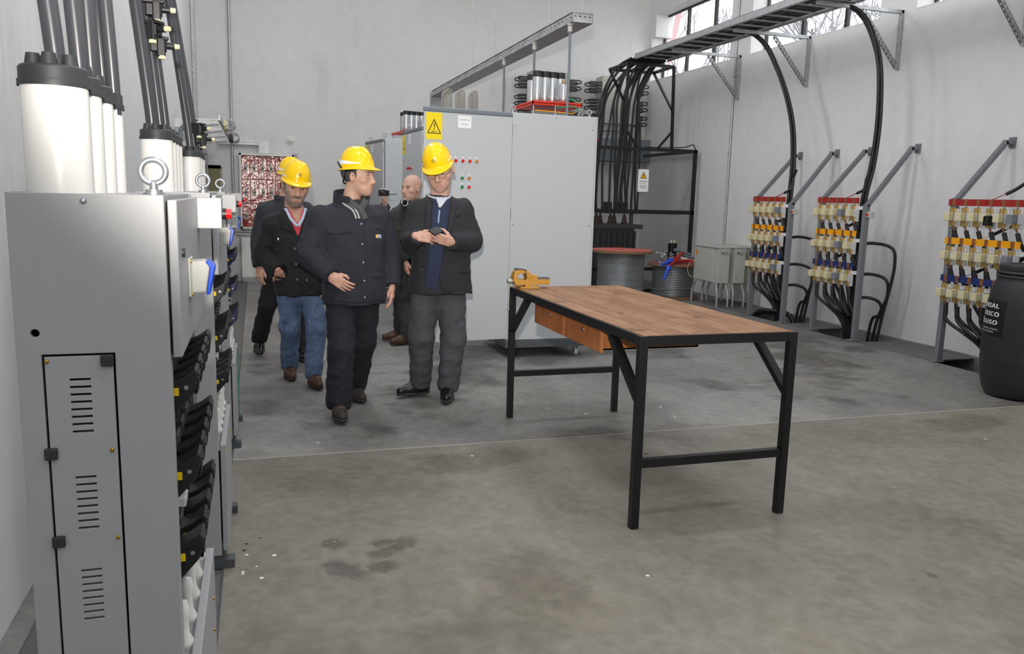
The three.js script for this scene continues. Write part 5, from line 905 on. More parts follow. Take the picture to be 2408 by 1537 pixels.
function loft(rows, yaw, n = 2.4) {      // rows [y, cx, cz, half width, half depth]
  const c = Math.cos(yaw), s = Math.sin(yaw);
  return (x, y, z) => {
    let i = 0; while (i < rows.length - 2 && y > rows[i + 1][0]) i++; const A = rows[i], B = rows[i + 1]; let t = clamp((y - A[0]) / (B[0] - A[0]), 0, 1); t = t * t * (3 - 2 * t) * 0.5 + t * 0.5;
    const X0 = x - (A[1] + (B[1] - A[1]) * t), Z0 = z - (A[2] + (B[2] - A[2]) * t), a = A[3] + (B[3] - A[3]) * t, b = A[4] + (B[4] - A[4]) * t, X = X0 * c - Z0 * s, Z = X0 * s + Z0 * c;
    const k = Math.pow(Math.pow(Math.abs(X / a), n) + Math.pow(Math.abs(Z / b), n), 1 / n); let d = (k - 1) * Math.min(a, b);
    const top = rows[rows.length - 1][0]; return Math.max(d, y - top);
  };
}
function person(o) {
  const [BX, BZ] = o.base, L = (p) => [p[0] - BX, p[1], p[2] - BZ], J = {}; for (const k in o.j) J[k] = L(o.j[k]);
  const g = thing('person', o.label, 'person', [BX, 0, BZ]);
  const skinC = () => o.skin.map((c, i) => c * [1, 0.9, 0.88][i]);
  const jit = (x, y, z) => { const n = 0.5 + 0.5 * NOI.noise(x * 45, y * 45, z * 45); return [o.skin[0] * (0.9 + 0.12 * n), o.skin[1] * (0.8 + 0.2 * n), o.skin[2] * (0.78 + 0.22 * n)]; };
  // body under the clothes, head and hands, joined as one surface
  const mid = (a, b, t) => a.map((v, i) => v + (b[i] - v) * t);
  const hips = mid(J.hipA, J.hipB, 0.5);
  const bf = uni(0.04, cone(J.neck, [J.neck[0], J.neck[1] - 0.12, J.neck[2]], 0.06, 0.09), cone([J.neck[0], J.neck[1] - 0.14, J.neck[2]], hips, 0.095, 0.1), ...['A', 'B'].flatMap(s => [cone(J['sh' + s], J['el' + s], 0.045, 0.038), cone(J['el' + s], J['wr' + s], 0.036, 0.024), cone(J['hip' + s], J['kn' + s], 0.07, 0.05), cone(J['kn' + s], J['an' + s], 0.046, 0.034)]), cone(J.shA, J.shB, 0.05, 0.05));
  const gs = [nets(bf, ...bounds(Object.values(J).slice(0, 13), 0.13), 0.021, jit)];
  const hs = o.head.size ?? 1.15, hr = new THREE.Matrix4().makeRotationFromEuler(new THREE.Euler(o.head.pitch, o.head.yaw, o.head.roll ?? 0, 'YXZ')).setPosition(...J.head), hm = hr.clone().scale(V(hs, hs, hs)), inv = hm.clone().invert();
  const nb = V(...J.neck).applyMatrix4(inv).toArray();
  const hf = headField({ ...o.head, neck: nb });
  const [hmn, hmx] = bounds([[-0.095, -0.125, -0.12], [0.095, 0.13, 0.125], nb], 0.012);
  gs.push(nets(hf, hmn, hmx, o.coarse ? 0.008 : 0.0036, headColour({ ...o.head, skin: o.skin })).applyMatrix4(hm));
  for (const s of ['A', 'B']) if (o['hand' + s]) { const h = o['hand' + s]; gs.push(place(handGeo(h.curl, h.thumb ?? 0, jit), J['wr' + s], h.dir, h.palm, h.mirror)); }
  part(g, 'body', gs.map(clean), M_skin);
  // head furniture in the head's frame
  const H = new THREE.Group(); H.name = 'head_gear'; H.applyMatrix4(hm); 
  const put = (name, geom, mat, keep) => { const m = mesh(name, geom, mat, keep); m.applyMatrix4(hm); g.add(m); return m; };
  if (!o.coarse) for (const s of [-1, 1]) put('eye', eyeGeo2(s, o.head.look ?? [0, 0], o.head.iris ?? [0.06, 0.035, 0.02]), M_eye, true);
  if (o.head.smile) put('teeth', surf((u, v) => { const x = (u - 0.5) * 0.042; return [x, -0.0605 + 14 * x * x - v * 0.0085, 0.0835 - 16 * x * x]; }, 8, 2), std(0xb9ad94, 0.4), true);
  if (o.head.hairField) put('hair', nets(o.head.hairField, [-0.11, -0.12, -0.13], [0.11, 0.14, 0.1], 0.005), std(new THREE.Color(...o.head.hair), 0.8));
  if (o.helmet) { const hh = new THREE.Group(); const holder = { add: (m) => { m.applyMatrix4(new THREE.Matrix4()); g.add(m); } }; const before = g.children.length; helmet(g, o.strap); const hat = g.children[before]; hat.applyMatrix4(hr.clone().multiply(new THREE.Matrix4().makeRotationFromEuler(new THREE.Euler(o.hatTilt ?? -0.06, 0, o.hatRoll ?? 0))).multiply(new THREE.Matrix4().makeTranslation(0, o.hatY ?? 0.0, 0)).scale(V(0.97, 0.95, 0.95))); }
  // trousers
  const tr = o.trousers, w = tr.w ?? [0.095, 0.074, 0.078];
  const legs = uni(0.03, ...['A', 'B'].flatMap(s => [cone(J['hip' + s], J['kn' + s], w[0], w[1]), cone(J['kn' + s], J['an' + s], w[1] * 0.97, w[2])]));
  const pel = ell([hips[0], hips[1] + 0.03, hips[2]], [0.165 * (tr.pel ?? 1), 0.16, 0.115 * (tr.pel ?? 1)]);
  const tf = (x, y, z) => { const n1 = NOI.noise(x * 11 + o.k, y * 15, z * 11), n2 = NOI.noise(x * 22, y * 30 + 3, z * 22 + o.k); let d = smin(legs(x, y, z), pel(x, y, z), 0.05) - 0.010 * n1 - 0.007 * n2 * sm(1.0, 0.2, y); for (const s of ['A', 'B']) { } return d; };
  const cut = (f, a, r) => (x, y, z) => { let d = f(x, y, z); return Math.max(d, a - y); };
  const cuffs = (x, y, z) => { let d = tf(x, y, z); let m = 9; for (const s of ['A', 'B']) { const a = J['an' + s], e = Math.hypot(x - a[0], z - a[2]); const q = a[1] - 0.05 - y; if (e < m) m = e; if (e < 0.16 && y < a[1] + 0.1) d = Math.max(d, q); } return d; };
  part(g, 'trousers', nets(cuffs, ...bounds([J.hipA, J.hipB, J.knA, J.knB, J.anA, J.anB, [hips[0], hips[1] + 0.1, hips[2]]], 0.13), 0.0105), tr.mat);
  // shoes
  for (const s of ['A', 'B']) {
    const a = J['an' + s], t = J['toe' + s], dx = t[0] - a[0], dz = t[2] - a[2], q = Math.hypot(dx, dz) || 1, ux = dx / q, uz = dz / q, lift = o['lift' + s] ?? 0, y0 = a[1] - 0.095;
    const P = (k, y, side = 0) => [a[0] + ux * k - uz * side, y0 + y + (lift ? -lift * (k) : 0), a[2] + uz * k + ux * side];
    const up_ = uni(0.03, cone(P(-0.035, 0.045), P(0.07, 0.042, 0.004), 0.04, 0.044), cone(P(0.07, 0.042, 0.004), P(0.165, 0.034, -0.002), 0.044, 0.03), cone(P(0.0, 0.06), P(0.0, 0.13), 0.038, 0.044));
    const sf = (x, y, z) => { const k = (x - a[0]) * ux + (z - a[2]) * uz, gy = y0 - lift * k; return Math.max(up_(x, y, z), gy - y); };
    const [mn, mx] = bounds([P(-0.08, 0.0), P(0.21, 0.12)], 0.06);
    const sh = part(g, 'shoe', nets(sf, mn, mx, 0.0085), o.shoe);
    const so = (x, y, z) => { const k = (x - a[0]) * ux + (z - a[2]) * uz, gy = y0 - lift * k; return Math.max(up_(x, Math.max(y, gy + 0.03), z) - 0.003, gy - y, y - gy - 0.02); };
    part(sh, 'sole', nets(so, mn, mx, 0.0075), o.sole ?? M.rubber);
    if (o.laces) for (let i = 0; i < 3; i++) part(sh, 'lace', tube([P(0.05 + i * 0.025, 0.083 - i * 0.004, -0.026), P(0.055 + i * 0.025, 0.092 - i * 0.005, 0), P(0.05 + i * 0.025, 0.083 - i * 0.004, 0.026)], 0.003, 8, 5), M.brass);
  }
  // coat
  const c = o.coat, sw = c.sleeve ?? [0.082, 0.066, 0.06, 0.05];
  const yoke = uni(0.03, ...['A', 'B'].map(s => cone([J.neck[0], J.neck[1] - 0.075, J.neck[2]], [J['sh' + s][0], J['sh' + s][1] - 0.0, J['sh' + s][2]], c.yokeR ?? 0.082, sw[0] * 0.86)));
  const tors = loft(c.rows.map(([y, x, z, a, b]) => [y, x - BX, z - BZ, a, b]), c.yaw ?? 0);
  const arms = ['A', 'B'].map(s => uni(0.02, cone([J['sh' + s][0], J['sh' + s][1] - 0.015, J['sh' + s][2]], J['el' + s], sw[0] * 0.86, sw[1]), cone(J['el' + s], J['wr' + s], sw[2], sw[3])));
  const cf = (x, y, z) => { let d = smin(tors(x, y, z), yoke(x, y, z), 0.05); d = Math.max(d, c.hem - y + 0.02 * NOI.noise(x * 6 + o.k, 1, z * 6)); for (const a of arms) d = smin(d, a(x, y, z), 0.025); const e = NOI.noise(x * 9 + o.k, y * 8, z * 9), h = NOI.noise(x * 21, y * 24 + o.k, z * 21); return d - 0.009 * e - 0.005 * h; };
  const sleeveCut = (x, y, z) => { let d = cf(x, y, z); for (const s of ['A', 'B']) { const W = J['wr' + s], E = J['el' + s], vx = W[0] - E[0], vy = W[1] - E[1], vz = W[2] - E[2], n = Math.hypot(vx, vy, vz), k = ((x - W[0]) * vx + (y - W[1]) * vy + (z - W[2]) * vz) / n, r = Math.hypot(x - W[0], y - W[1], z - W[2]); if (r < 0.1 && k > -0.03 && arms[s === 'A' ? 0 : 1](x, y, z) < 0.012) d = Math.max(d, k + 0.002); } return d; };
  const rowPts = c.rows.flatMap(([y, x, z, a, b]) => { const m = Math.max(a, b); return [[x - BX - m, y, z - BZ - m * 0.8], [x - BX + m, y, z - BZ + m * 0.8]]; });
  const coat = part(g, c.name ?? 'coat', nets(sleeveCut, ...bounds([...rowPts, J.shA, J.shB, J.elA, J.elB, J.wrA, J.wrB], 0.075), o.coarse ? 0.016 : 0.0098), c.mat);
  const ft = (x, y, z) => { const d = smin(tors(x, y, z), yoke(x, y, z), 0.05), e = NOI.noise(x * 9 + o.k, y * 8, z * 9), h = NOI.noise(x * 21, y * 24 + o.k, z * 21); return d - 0.009 * e - 0.005 * h; };
  return { g, coat, f: cf, ft, J, L, put, hm };
}
// a stand-up collar: a tilted open band round the neck
function collar(p, at, r, h, gap, flare, mat, tilt = 0.25, turn = 0, name = 'collar') {
  const g = new THREE.LatheGeometry([[r, 0], [r + flare * 0.5, h * 0.5], [r + flare, h], [r + flare + 0.012, h * 0.96], [r + flare * 0.6 + 0.014, h * 0.4], [r + 0.016, -0.01]].map(q => new THREE.Vector2(...q)), 28, gap / 2, 2 * PI - gap);
  g.rotateX(tilt).rotateY(turn).translate(...at); part(p.coat, name, g, mat); 
}

// ---------------------------------------------------------------- the five visitors and the man behind
const hairBack = (cutFront, low, thick = 0.007) => { const h = ell([0, 0.035, -0.016], [0.077 + thick, 0.088 + thick, 0.098 + thick]); return (x, y, z) => { let d = h(x, y, z); d = Math.max(d, z - cutFront - (Math.abs(x) > 0.06 && y < 0.05 && y > -0.01 ? 0.022 : 0)); d = Math.max(d, low - y - (Math.abs(x) > 0.055 && z > -0.03 ? -0.03 : 0)); return d - 0.0018 * NOI.noise(x * 140, y * 50, z * 140); }; };
const M_coatNavy = cloth(0x23252f, 900, 30), M_coatBlack = cloth(0x15161a, 910, 26), M_blazer = cloth(0x25262b, 920, 34), M_coatGrey = cloth(0x2c2e34, 930, 26), M_jacketOlive = cloth(0x343836, 940, 40);
const M_trNavy = cloth(0x1c1d26, 950, 26), M_trGrey = cloth(0x4b4d52, 960, 44), M_trBlack = cloth(0x141519, 970, 20), M_trDark = cloth(0x2a2c2e, 980, 30);
const M_jeans = std(0xffffff, 0.85, 0, { map: tex(512, 0.5, (u, v) => { const n = fbm(u, v, 4, 4, 990), f = fbm(u, v, 90, 2, 992), s = fbm(u * 1, v * 0.25, 60, 2, 994); const b = (n - 0.5) * 44 + (f - 0.5) * 26 + (s - 0.5) * 30; return [84 + b, 104 + b, 136 + b]; }), bumpMap: weaveBump, bumpScale: 0.0005 });
const M_brown = std(0x4a2f22, 0.5), M_brownDk = std(0x3a322c, 0.7), M_blackShoe = std(0x121214, 0.3), M_sole = std(0x241a14, 0.7), M_shirt = cloth(0xb9c8e2, 1000, 20), M_shirtW = cloth(0xc9d0de, 1004, 16), M_sweaterRed = cloth(0xc23a48, 1010, 26), M_sweaterNavy = cloth(0x232c45, 1020, 26), M_scarf = cloth(0x4a4c4c, 1030, 30), M_scarfLine = cloth(0xc4c6c6, 1034, 16), M_zip = std(0x9dbce6, 0.5);
M_jeans.map.repeat.set(2, 2);
const skinPale = [0.56, 0.34, 0.255], skinRuddy = [0.55, 0.315, 0.23], skinOld = [0.56, 0.345, 0.27];

// ---- man in the dark blue parka, striding, head turned to the right
{
  const Z = -5.5, p = person({
    label: 'man in dark navy parka and striped scarf striding forward, yellow hard hat, head turned right', base: [0.62, Z], k: 3.1, skin: skinPale, helmet: true, strap: true, hatTilt: -0.10,
    head: { yaw: 1.02, pitch: 0.04, roll: 0, size: 1.05, look: [0.35, 0.0], hair: [0.06, 0.055, 0.055], brow: [0.13, 0.09, 0.07], hairField: hairBack(-0.005, -0.055) },
    j: { head: [0.655, 1.608, Z + 0.02], neck: [0.60, 1.40, Z - 0.02], shA: [0.405, 1.335, Z + 0.03], shB: [0.80, 1.345, Z - 0.06], elA: [0.315, 1.10, Z + 0.06], elB: [0.885, 1.09, Z - 0.10], wrA: [0.455, 0.965, Z + 0.22], wrB: [0.885, 0.875, Z - 0.02], hipA: [0.535, 0.86, Z], hipB: [0.70, 0.86, Z - 0.02], knA: [0.52, 0.48, Z + 0.13], knB: [0.70, 0.47, Z - 0.12], anA: [0.50, 0.12, Z + 0.16], anB: [0.665, 0.11, Z - 0.36], toeA: [0.51, 0.03, Z + 0.4], toeB: [0.72, 0.03, Z - 0.1] },
    handA: { dir: [0.75, -0.55, 0.35], palm: [-0.2, 0.35, -0.9], curl: [0.32, 0.4, 0.45, 0.5], thumb: 0.2 }, handB: { dir: [-0.05, -1, 0.15], palm: [-0.9, 0, -0.3], curl: [0.3, 0.35, 0.4, 0.45], thumb: 0.3, mirror: true },
    trousers: { mat: M_trNavy, w: [0.105, 0.088, 0.086], pel: 1.08 }, shoe: M_brownDk, sole: M.rubber, laces: true,
    coat: { name: 'parka', mat: M_coatNavy, hem: 0.765, yaw: 0.12, sleeve: [0.095, 0.082, 0.08, 0.06], rows: [[0.70, 0.625, Z, 0.205, 0.165], [0.80, 0.625, Z, 0.212, 0.17], [0.95, 0.62, Z, 0.212, 0.17], [1.10, 0.61, Z, 0.215, 0.165], [1.25, 0.605, Z, 0.225, 0.155], [1.35, 0.60, Z, 0.20, 0.135], [1.42, 0.60, Z - 0.005, 0.12, 0.105], [1.455, 0.60, Z - 0.01, 0.085, 0.09]] },
  });
  const { f, coat, L } = p, q = (pts) => pts.map(([x, y]) => [x - 0.62, y]);
  part(coat, 'placket', strip(f, q([[0.645, 1.40], [0.66, 1.2], [0.668, 1.0], [0.675, 0.79]]), 0.055, 0.006, 8), M_coatNavy);
  for (const y of [1.30, 1.17, 1.05, 0.93, 0.82]) { const x = 0.655 + (1.3 - y) * 0.04 - 0.62; part(coat, 'snap', new THREE.SphereGeometry(0.0065, 10, 6).scale(1, 1, 0.5).translate(x, y, (march(f, x, y, 0.6) ?? 0) + 0.007), M.zinc); }
  part(coat, 'chest_flap', patch(f, q([[0.715, 1.305], [0.80, 1.29], [0.80, 1.25], [0.715, 1.262]]), 6, 4, 0.007), M_coatNavy);
  part(coat, 'shoulder_yoke_seam', strip(f, q([[0.43, 1.24], [0.50, 1.235], [0.60, 1.245]]), 0.008, 0.004, 5), M_coatBlack);
  part(coat, 'pocket_flap', patch(f, q([[0.50, 0.985], [0.60, 0.97], [0.60, 0.925], [0.50, 0.94]]), 6, 4, 0.007), M_coatNavy);
  part(coat, 'pocket_flap', patch(f, q([[0.72, 0.98], [0.80, 0.985], [0.80, 0.94], [0.72, 0.935]]), 6, 4, 0.007), M_coatNavy);
  part(coat, 'hem_cord', strip(f, q([[0.44, 0.80], [0.55, 0.79], [0.67, 0.787], [0.8, 0.80]]), 0.008, 0.003, 6), M_coatBlack);
  const bt = canvasTex(96, 48, (c, w, h) => { c.fillStyle = '#c9ced4'; c.fillRect(0, 0, w, h); c.fillStyle = '#e0922e'; c.fillRect(0, 0, 20, 24); c.fillStyle = '#d9c02c'; c.fillRect(0, 24, 20, 24); c.fillStyle = '#3a66a8'; c.font = 'bold 34px sans-serif'; c.fillText('UTE', 24, 37); });
  part(coat, 'badge', patch(f, q([[0.752, 1.232], [0.797, 1.230], [0.797, 1.205], [0.752, 1.207]]), 6, 4, 0.006, 0.6, 0.001), printed(bt), true);
  collar(p, L([0.60, 1.385, Z - 0.015]), 0.094, 0.115, 1.1, 0.014, M_coatNavy, 0.26, 0.35);
  // scarf
  const nk = L([0.612, 1.43, Z + 0.0]);
  const band = (dr, y, r, m, name) => part(coat, name, tube([[nk[0] - 0.075 + dr, nk[1] + y + 0.035, nk[2] + 0.01], [nk[0] - 0.055 + dr, nk[1] + y, nk[2] + 0.075], [nk[0] + 0.0 + dr, nk[1] + y - 0.045, nk[2] + 0.115], [nk[0] + 0.025 + dr, nk[1] + y - 0.10, nk[2] + 0.125]], r, 24, 8), m);
  band(0, 0.0, 0.026, M_scarf, 'scarf'); band(0.045, 0.0, 0.022, M_scarf, 'scarf');
  part(coat, 'scarf', tube([[nk[0] + 0.085, nk[1] + 0.03, nk[2] + 0.02], [nk[0] + 0.07, nk[1] - 0.0, nk[2] + 0.08], [nk[0] + 0.035, nk[1] - 0.05, nk[2] + 0.112]], 0.026, 18, 8), M_scarf);
  for (const d of [-0.002, 0.02]) part(coat, 'scarf_stripe', tube([[nk[0] - 0.095 + d, nk[1] + 0.05, nk[2] + 0.03], [nk[0] - 0.066 + d, nk[1] + 0.0, nk[2] + 0.097], [nk[0] - 0.008 + d, nk[1] - 0.045, nk[2] + 0.138], [nk[0] + 0.012 + d, nk[1] - 0.095, nk[2] + 0.148]], 0.0045, 24, 6), M_scarfLine);
}
// ---- man with glasses and phone
{
  const Z = -5.7, B = 1.24, p = person({
    label: 'man with glasses in dark blazer and grey trousers looking down at his phone', base: [B, Z], k: 7.7, skin: skinOld, helmet: true, hatTilt: 0.0, hatRoll: 0.10, hatY: -0.006,
    head: { yaw: -0.34, pitch: 0.40, roll: 0.10, wide: 1.09, lids: true, size: 1.17, look: [0, -0.6], hair: [0.55, 0.54, 0.52], brow: [0.42, 0.36, 0.31], hairField: hairBack(-0.0, -0.06, 0.010) },
    j: { head: [1.232, 1.675, Z + 0.055], neck: [1.255, 1.465, Z - 0.03], shA: [1.10, 1.395, Z + 0.02], shB: [1.425, 1.41, Z - 0.02], elA: [1.035, 1.16, Z + 0.04], elB: [1.49, 1.175, Z + 0.03], wrA: [1.045, 1.222, Z + 0.27], wrB: [1.272, 1.185, Z + 0.29], hipA: [1.165, 0.89, Z - 0.02], hipB: [1.345, 0.89, Z - 0.03], knA: [1.135, 0.48, Z - 0.04], knB: [1.365, 0.47, Z - 0.0], anA: [1.155, 0.115, Z - 0.15], anB: [1.335, 0.115, Z + 0.0], toeA: [0.95, 0.03, Z - 0.10], toeB: [1.27, 0.03, Z + 0.2] },
    handA: { dir: [0.82, -0.12, 0.10], palm: [0.1, -0.25, -0.9], curl: [0.42, 0.58, 0.68, 0.75], thumb: 0.6 }, handB: { dir: [-0.85, 0.22, 0.22], palm: [-0.05, 0.45, -0.8], curl: [0.5, 0.55, 0.62, 0.7], thumb: 0.8, mirror: true },
    trousers: { mat: M_trGrey, w: [0.112, 0.094, 0.082], pel: 1.12 }, shoe: M_blackShoe, sole: M.rubber,
    coat: { name: 'blazer', mat: M_blazer, hem: 0.80, yaw: -0.05, sleeve: [0.085, 0.075, 0.074, 0.056], rows: [[0.74, 1.265, Z - 0.02, 0.235, 0.175], [0.85, 1.265, Z - 0.015, 0.228, 0.172], [1.0, 1.265, Z - 0.01, 0.212, 0.168], [1.15, 1.265, Z - 0.01, 0.205, 0.16], [1.30, 1.265, Z - 0.015, 0.215, 0.145], [1.40, 1.262, Z - 0.02, 0.205, 0.122], [1.47, 1.257, Z - 0.025, 0.11, 0.095], [1.50, 1.255, Z - 0.03, 0.075, 0.08]] },
  });
  const { ft: f, coat, L } = p, q = (pts) => pts.map(([x, y]) => [x - B, y]);
  // open front: sweater, shirt collar, half zip
  part(coat, 'sweater', patch(f, q([[1.185, 1.485], [1.315, 1.485], [1.21, 0.83], [1.115, 0.86]]), 12, 30, 0.006, 0.6, 0.003), M_sweaterNavy);
  part(coat, 'shirt', patch(f, q([[1.20, 1.49], [1.315, 1.49], [1.232, 1.405], [1.224, 1.405]]), 10, 8, 0.011), M_shirtW);
  part(coat, 'zip', strip(f, q([[1.228, 1.40], [1.222, 1.35], [1.213, 1.30]]), 0.016, 0.012, 6), M_zip); part(coat, 'zip_line', strip(f, q([[1.228, 1.398], [1.222, 1.35], [1.213, 1.302]]), 0.005, 0.015, 6), M.zinc);
  part(coat, 'lapel', patch(f, q([[1.13, 1.475], [1.19, 1.475], [1.135, 1.08], [1.115, 1.16]]), 6, 18, 0.011), M_blazer);
  part(coat, 'lapel', patch(f, q([[1.315, 1.485], [1.38, 1.46], [1.275, 1.14], [1.235, 1.05]]), 6, 18, 0.011), M_blazer);
  part(coat, 'lapel_notch', patch(f, q([[1.335, 1.40], [1.405, 1.395], [1.375, 1.335], [1.33, 1.36]]), 4, 5, 0.012), M_blazer);
  part(coat, 'front_edge', strip(f, q([[1.235, 1.05], [1.222, 0.93], [1.24, 0.86], [1.30, 0.815]]), 0.012, 0.006, 8), M_blazer);
  part(coat, 'pocket_flap', patch(f, q([[1.37, 0.985], [1.475, 0.99], [1.475, 0.945], [1.372, 0.945]]), 6, 4, 0.008), M_blazer);
  for (const [x, y] of [[1.105, 0.98], [1.11, 0.90]]) part(coat, 'button', cyl(0.009, 0.005, x - B, y, (march(f, x - B, y, 0.6) ?? 0) + 0.008, 'z', 12), M.black);
  collar(p, L([1.255, 1.445, Z - 0.025]), 0.082, 0.05, 1.5, 0.004, M_blazer, 0.2, 0);
  collar(p, L([1.25, 1.455, Z - 0.015]), 0.070, 0.05, 0.9, 0.003, M_shirtW, 0.25, -0.1, 'shirt_collar');
  // spectacles
  const fr = []; for (const s of [-1, 1]) { fr.push(new THREE.TorusGeometry(0.0225, 0.0012, 6, 24).scale(1, 0.72, 1).translate(s * 0.031, -0.004, 0.098), tube([[s * 0.053, 0.002, 0.095], [s * 0.075, 0.008, 0.06], [s * 0.082, 0.008, 0.0]], 0.0016, 16, 6)); } fr.push(tube([[-0.01, 0, 0.1], [0, 0.004, 0.103], [0.01, 0, 0.1]], 0.0013, 8, 6));
  p.put('spectacles', fr, M.black); for (const s of [-1, 1]) p.put('lens', new THREE.CircleGeometry(0.0218, 20).scale(1, 0.72, 1).translate(s * 0.031, -0.004, 0.098), M.glass, true);
  const ph = thing('mobile_phone', 'black mobile phone held in both hands by the man with glasses', 'phone', [1.155, 1.262, Z + 0.335]);
  const turn = new THREE.Euler(-1.05, 0.25, -0.75); part(ph, 'case', rb(0.062, 0.115, 0.010, 0, 0, 0, 0.005), M.black).rotation.copy(turn); part(ph, 'screen', new THREE.PlaneGeometry(0.058, 0.108).translate(0, 0, -0.0056).rotateY(0), std(0x0a0b0e, 0.1, 0, { side: THREE.DoubleSide })).rotation.copy(turn);
}
// ---- smiling man in the black coat
{
  const Z = -6.4, B = 0.30, p = person({
    label: 'smiling bearded man in black coat, red sweater and blue jeans, hand in pocket', base: [B, Z], k: 12.3, skin: skinRuddy, helmet: true, hatTilt: -0.02,
    head: { yaw: 0.10, pitch: 0.24, roll: -0.10, smile: true, squint: 14, size: 1.17, look: [0, 0], hair: [0.03, 0.026, 0.024], brow: [0.05, 0.035, 0.03], beard: [0.16, 0.14, 0.13], hairField: hairBack(0.0, -0.05) },
    j: { head: [0.29, 1.535, Z + 0.05], neck: [0.275, 1.335, Z - 0.03], shA: [0.115, 1.255, Z], shB: [0.435, 1.285, Z - 0.03], elA: [0.045, 1.02, Z - 0.05], elB: [0.50, 1.04, Z - 0.06], wrA: [0.15, 0.90, Z + 0.10], wrB: [0.50, 0.85, Z + 0.06], hipA: [0.225, 0.80, Z - 0.02], hipB: [0.385, 0.80, Z - 0.02], knA: [0.235, 0.45, Z - 0.04], knB: [0.425, 0.45, Z + 0.06], anA: [0.232, 0.11, Z - 0.26], anB: [0.40, 0.11, Z + 0.08], toeA: [0.25, 0.03, Z + 0.0], toeB: [0.44, 0.03, Z + 0.3] },
    handA: { dir: [0.3, -0.8, -0.5], palm: [0.1, -0.2, -1], curl: [0.3, 0.3, 0.3, 0.3], thumb: 0.1, mirror: true }, handB: { dir: [0, -1, 0.1], palm: [-1, 0, 0], curl: [0.4, 0.4, 0.4, 0.4], thumb: 0.2 },
    trousers: { mat: M_jeans, w: [0.098, 0.078, 0.07], pel: 1.0 }, shoe: M_brown, sole: M_sole, laces: true,
    coat: { name: 'coat', mat: M_coatBlack, hem: 0.715, yaw: 0.0, sleeve: [0.085, 0.075, 0.074, 0.058], rows: [[0.66, 0.305, Z - 0.01, 0.182, 0.15], [0.80, 0.305, Z - 0.01, 0.19, 0.155], [0.95, 0.30, Z - 0.01, 0.192, 0.15], [1.12, 0.285, Z - 0.015, 0.19, 0.14], [1.24, 0.28, Z - 0.02, 0.20, 0.13], [1.30, 0.278, Z - 0.02, 0.165, 0.11], [1.36, 0.276, Z - 0.025, 0.09, 0.085], [1.385, 0.275, Z - 0.03, 0.07, 0.075]] },
  });
  const { f, coat, L } = p, q = (pts) => pts.map(([x, y]) => [x - B, y]);
  part(coat, 'red_sweater', patch(f, q([[0.205, 1.37], [0.37, 1.37], [0.302, 1.17], [0.292, 1.17]]), 12, 14, 0.006, 0.6, 0.003), M_sweaterRed);
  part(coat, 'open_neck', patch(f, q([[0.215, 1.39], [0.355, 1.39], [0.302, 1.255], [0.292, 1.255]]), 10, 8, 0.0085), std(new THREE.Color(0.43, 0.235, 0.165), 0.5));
  part(coat, 'shirt', [...strip(f, q([[0.212, 1.375], [0.245, 1.30], [0.296, 1.235]]), 0.028, 0.013, 8), ...strip(f, q([[0.362, 1.375], [0.335, 1.30], [0.298, 1.235]]), 0.028, 0.013, 8)], M_shirt);
  collar(p, L([0.276, 1.315, Z - 0.02]), 0.068, 0.055, 0.8, 0.004, M_shirt, 0.28, 0, 'shirt_collar');
  part(coat, 'lapel', patch(f, q([[0.155, 1.33], [0.215, 1.365], [0.29, 1.17], [0.17, 1.215]]), 6, 10, 0.012), M_coatBlack);
  part(coat, 'lapel', patch(f, q([[0.36, 1.37], [0.425, 1.335], [0.42, 1.21], [0.305, 1.165]]), 6, 10, 0.012), M_coatBlack);
  collar(p, L([0.275, 1.30, Z - 0.03]), 0.085, 0.06, 1.7, 0.01, M_coatBlack, 0.2, 0);
  part(coat, 'front_seam', strip(f, q([[0.30, 1.17], [0.31, 1.0], [0.315, 0.74]]), 0.012, 0.006, 10), M_coatBlack);
  for (const [x, y] of [[0.275, 1.075], [0.345, 1.075], [0.28, 0.96], [0.35, 0.955], [0.285, 0.845], [0.355, 0.84]]) part(coat, 'button', cyl(0.011, 0.006, x - B, y, (march(f, x - B, y, 0.6) ?? 0) + 0.006, 'z', 14), M.rubber);
  part(coat, 'pocket_welt', strip(f, q([[0.125, 0.865], [0.20, 0.845]]), 0.016, 0.008, 6), M_coatBlack);
  part(coat, 'zip_pull', [rb(0.009, 0.02, 0.005, 0.155 - B, 1.145, (march(f, 0.155 - B, 1.145, 0.6) ?? 0) + 0.008, 0.002)], M.zinc);
}
